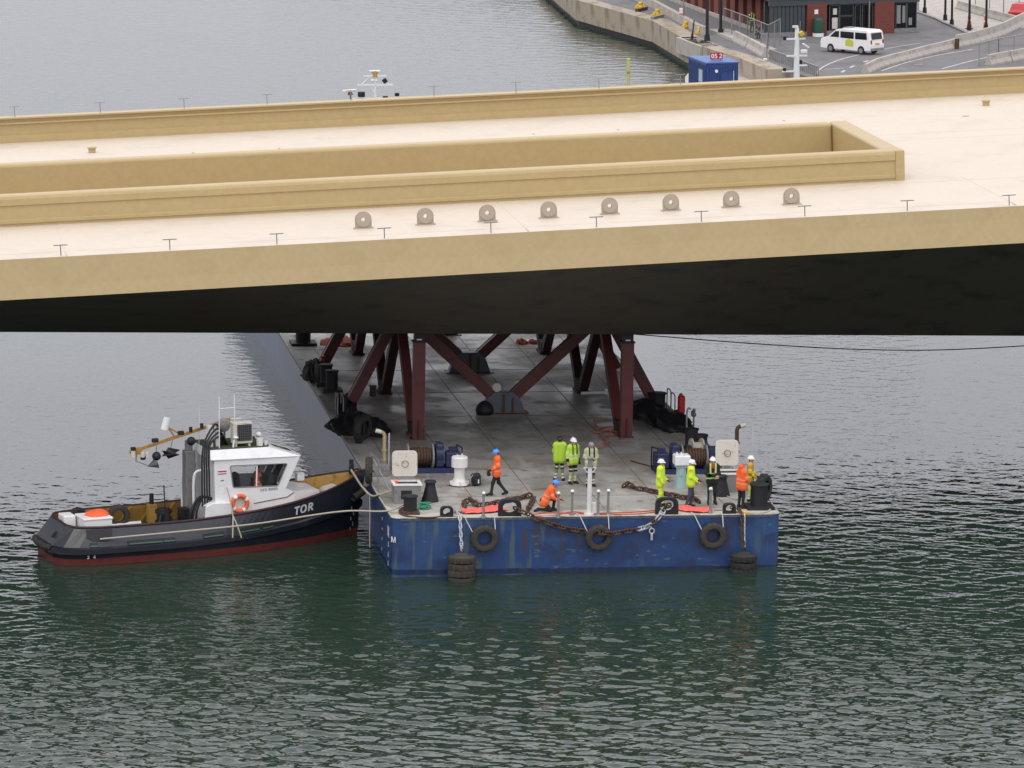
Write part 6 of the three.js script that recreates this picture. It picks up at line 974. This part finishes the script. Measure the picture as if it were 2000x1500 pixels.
// people on the quay
{ const mk = (o, px, py, turn) => { const g = person(o); g.position.copy(q(px, py)); g.rotation.y = turn; return g; };
  mk({ label: 'person in dark clothes and bright yellow vest behind the mesh fence', jacket: [0.02, 0.024, 0.035], vest: true, sleeve: [0.02, 0.024, 0.035], braces: [0.6, 0.8, 0.05], yoke: [0.6, 0.8, 0.05], band: [0.5, 0.7, 0.1], trousers: NAVYC, helmet: [0.02, 0.02, 0.025], cap: true }, 1469, 64, 0.3);
  mk({ label: 'person crouching in dark uniform behind the concrete blocks', jacket: [0.02, 0.024, 0.03], band: [0.35, 0.45, 0.3], trousers: NAVYC, helmet: [0.03, 0.03, 0.03], cap: true, pose: { hip: [[0.1, 0.4, -0.15], [-0.1, 0.4, -0.15]], knee: [[0.13, 0.5, 0.25], [-0.13, 0.5, 0.25]], ankle: [[0.13, 0.1, 0.05], [-0.13, 0.1, 0.05]], toe: [[0.14, 0.05, 0.22], [-0.14, 0.05, 0.22]], sh: [[0.19, 0.88, 0.05], [-0.19, 0.88, 0.05]], elb: [[0.26, 0.65, 0.18], [-0.26, 0.65, 0.18]], wr: [[0.14, 0.55, 0.38], [-0.14, 0.55, 0.38]], neck: [0, 0.96, 0.08], head: [0, 1.08, 0.13] } }, 1480, 76, 0.6);
  mk({ label: 'person in green top and dark trousers standing at the dark facade', jacket: [0.06, 0.14, 0.05], stripes: false, trousers: NAVYC, headYaw: 0.4 }, 1533, 66, Math.PI);
  const cb = solo('white_bag', [rbox(0.5, 0.8, 0.4, 0.1, [0, 0.4, 0])], mat.cleanWhite, 'white sack with yellow top against the brick wing', 'sack'); cb.position.copy(q(1437, 44)); const yb2 = solo('yellow_sack', [rbox(0.55, 0.4, 0.4, 0.12, [0, 0, 0])], mat.yellow, 'yellow bundle on the white sack', 'sack'); yb2.position.copy(q(1437, 44)).add(V(0, 1.0, 0));
}
// blue cabin with sign
{
  const p = q(1410, 197, 0.9), g = thing('site_cabin', 'blue steel site cabin with red number sign on the roof', 'cabin'); g.position.copy(p); g.rotation.y = 0.22;
  const bm = mottled([0.018, 0.05, 0.19], [0.015, 0.035, 0.12], 0.8, 0.45, [2, 2]), W = 2.45, D = 5, H = 2.75;
  M('shell', [box(W, H, D, [0, H / 2, -D / 2])], bm, g); const ribs = []; for (let i = 0; i < 12; i++) { if (i !== 3) ribs.push(box(0.09, H - 0.3, 0.05, [-W / 2 + 0.12 + i * 0.2, H / 2, 0.02])); } for (let i = 0; i < 22; i++) ribs.push(box(0.05, H - 0.3, 0.09, [-W / 2 - 0.02, H / 2, -0.15 - i * 0.22])); M('rib', ribs, bm, g);
  M('roof', [box(W + 0.12, 0.1, D + 0.12, [0, H + 0.05, -D / 2])], mottled([0.05, 0.12, 0.33], [0.07, 0.15, 0.36], 0.8, 0.5, [2, 2]), g);
  const w = M('window', [box(0.08, 1.0, 1.1, [-W / 2 - 0.05, 1.75, -1.2])], mat.galv, g); M('pane', [box(0.02, 0.85, 0.95, [-W / 2 - 0.1, 1.75, -1.2])], new THREE.MeshStandardMaterial({ color: 0x9fb6c8, roughness: 0.1 }), w);
  M('door', [box(0.9, 2.0, 0.04, [0.35, 1.1, 0.06])], bm, g); M('door_bar', [bar([0.85, 1.3, 0.1], [0.85, 2.2, 0.1], 0.025)], mat.ropeWhite, g); M('round_plate', [cyl(0.12, 0.12, 0.03, [-0.45, 2.2, 0.07], [Math.PI / 2, 0, 0], 14)], mat.cleanWhite, g); M('front_window', [box(0.9, 0.3, 0.05, [0.05, 1.3, 0.09])], mat.offWhite, g);
  const s = M('number_sign', [box(0.95, 0.5, 0.06, [0.0, H + 0.4, -1.6]), bar([-0.3, H, -1.6], [-0.3, H + 0.2, -1.6], 0.03), bar([0.3, H, -1.6], [0.3, H + 0.2, -1.6], 0.03)], mat.red, g); M('sign_lettering', [xf(text('05 2', 0.32, 0.012), [0, H + 0.24, -1.565])], mat.cleanWhite, s);
}
// yellow pile in the water
{ const g = thing('mooring_pile', 'pale yellow pile standing in the water', 'pile'); g.position.copy(on(1227, 172, 0)); M('pile', [cyl(0.13, 0.13, 3.0, [0, 0.7, 0], [0, 0, 0], 12)], mt([0.55, 0.52, 0.2], 0.7), g); M('cap', [cyl(0.15, 0.15, 0.12, [0, 2.25, 0], [0, 0, 0], 12)], mt([0.6, 0.55, 0.15], 0.7), g); M('collar', [cyl(0.14, 0.14, 0.2, [0, 1.2, 0], [0, 0, 0], 12)], mt([0.35, 0.3, 0.08], 0.7), g); }
// two work boats behind the span: their masts rise above it
function workBoat(label, p, turn, hull) {
  const g = thing('work_boat', label, 'boat'); g.position.copy(p); g.rotation.y = turn;
  const P = [[-4.6, 1.35], [-4.6, -1.35], [1.8, -1.6], [3.6, -1.05], [4.7, 0], [3.6, 1.05], [1.8, 1.6]], s = new THREE.Shape(P.map(a => new THREE.Vector2(...a)));
  M('hull', [new THREE.ExtrudeGeometry(s, { depth: 2.0, bevelEnabled: true, bevelSize: 0.12, bevelThickness: 0.1, bevelSegments: 2 }).rotateX(-Math.PI / 2).translate(0, -0.7, 0)], hull, g);
  const w = M('wheelhouse', [rbox(3.0, 2.3, 2.3, 0.1, [0.2, 2.5, 0]), rbox(3.3, 0.12, 2.6, 0.05, [0.2, 3.7, 0])], mat.cleanWhite, g); for (const z of [1.16, -1.16]) M('window', [box(2.2, 0.7, 0.03, [0.2, 2.9, z])], mat.darkGlass, w); M('window', [box(0.03, 0.7, 1.8, [1.72, 2.9, 0])], mat.darkGlass, w);
  M('deck_rail', [tube([[-4.4, 2.2, 1.3], [-4.4, 2.2, -1.3]], 0.03), bar([-4.4, 1.3, 1.3], [-4.4, 2.2, 1.3], 0.03), bar([-4.4, 1.3, -1.3], [-4.4, 2.2, -1.3], 0.03)], mat.galv, g);
  return g;
}
{
  const D = 258, p = V((733 - 1000) / 9000 * D * 1.005, 0, -D), g = workBoat('work boat behind the span with white cross-armed radar mast', p, 0.1, mat.navy);
  const y = py => EYE - D * Math.tan(PITCH + Math.atan((py - 750) / 9000)), xx = px => (px - 733) * D / 9000;
  const m = M('mast', [cyl(0.07, 0.12, y(160) - 3.7, [0, (y(160) + 3.7) / 2, 0]), box(2.0, 0.09, 0.12, [0, y(166), 0]), box(1.3, 0.08, 0.1, [0, y(148.5), 0]), bar([-0.8, y(166), 0], [-0.35, y(152), 0], 0.03), bar([0.8, y(166), 0], [0.35, y(152), 0], 0.03), tube([[-0.1, y(180), 0], [-0.16, y(170), 0], [-0.05, y(160), 0]], 0.04)], mat.cleanWhite, g);
  M('radar', [rbox(0.62, 0.12, 0.14, 0.04, [0, y(139), 0])], mat.cleanWhite, m); M('radar_base', [cyl(0.1, 0.16, 0.34, [0, y(145), 0]), box(0.4, 0.06, 0.12, [0, y(142), 0])], mat.ochre, m); M('light_globe', [sph(0.09, [-0.15, y(157), 0.08], 10), sph(0.07, [0.06, y(157), 0.1], 10)], mat.cleanWhite, m);
  for (const s of [-0.9, 0.9]) M('whip_aerial', [bar([s, y(166), 0], [s * 0.98, y(118), 0], 0.032, 0.024)], mat.ropeWhite, m);
  M('floodlight', [rbox(0.26, 0.26, 0.2, 0.05, [0.55, y(158), 0], [0, 0, 0.6]), rbox(0.4, 0.3, 0.3, 0.06, [xx(706), y(184), 0])], mat.black, m); M('horn', [rbox(0.26, 0.2, 0.2, 0.06, [xx(776), y(185), 0]), rbox(0.3, 0.14, 0.2, 0.05, [xx(753), y(190), 0])], mat.black, m); M('instrument_bar', [box(2.6, 0.06, 0.1, [0, y(192), 0])], mat.cleanWhite, m);
  const r = M('second_radar', [rbox(0.78, 0.13, 0.16, 0.04, [xx(683), y(176.5), 0], [0, 0, 0.06])], mat.cleanWhite, g); M('radar_pedestal', [cyl(0.1, 0.16, 0.16, [xx(684), y(182), 0]), cyl(0.05, 0.05, y(184) - 3.7, [xx(685), (y(184) + 3.7) / 2, 0])], mat.maroon, r);
}
{
  const D = 300, p = V((1552 - 1000) / 9000 * D * 1.01, 0, -D), g = workBoat('work boat behind the span with stout white mast near the blue cabin', p, 2.6, mat.black);
  g.rotation.y = 0.3; const y = py => EYE - D * Math.tan(PITCH + Math.atan((py - 750) / 9000));
  const m = M('mast', [cyl(0.13, 0.26, y(55) - 3.7, [0, (y(55) + 3.7) / 2, 0]), box(0.35, 0.14, 0.2, [-0.12, y(52), 0]), box(1.5, 0.1, 0.16, [-0.18, y(76), 0]), box(1.4, 0.1, 0.16, [-0.0, y(109), 0]), box(1.1, 0.09, 0.14, [-0.45, y(139), 0]), box(0.6, 0.09, 0.14, [0.4, y(128), 0])], mat.cleanWhite, g);
  M('searchlight', [rbox(0.34, 0.34, 0.3, 0.08, [0.25, y(66), 0.1], [0, 0, 0.5])], mat.yellow, m); M('floodlight', [rbox(0.5, 0.12, 0.3, 0.04, [0.62, y(90), 0], [0, 0, -0.6]), rbox(0.4, 0.26, 0.3, 0.06, [0.5, y(101), 0])], mat.cleanWhite, m); M('lantern', [rbox(0.2, 0.26, 0.2, 0.05, [-0.85, y(74), 0]), rbox(0.22, 0.26, 0.2, 0.05, [0.25, y(121), 0]), rbox(0.2, 0.22, 0.2, 0.05, [-0.85, y(135), 0])], mat.black, m); M('whip_aerial', [bar([0.2, y(64), 0], [0.22, y(42), 0], 0.025)], mat.galv, m);
}
renderer.shadowMap.type = THREE.PCFSoftShadowMap;
renderer.render(scene, camera);
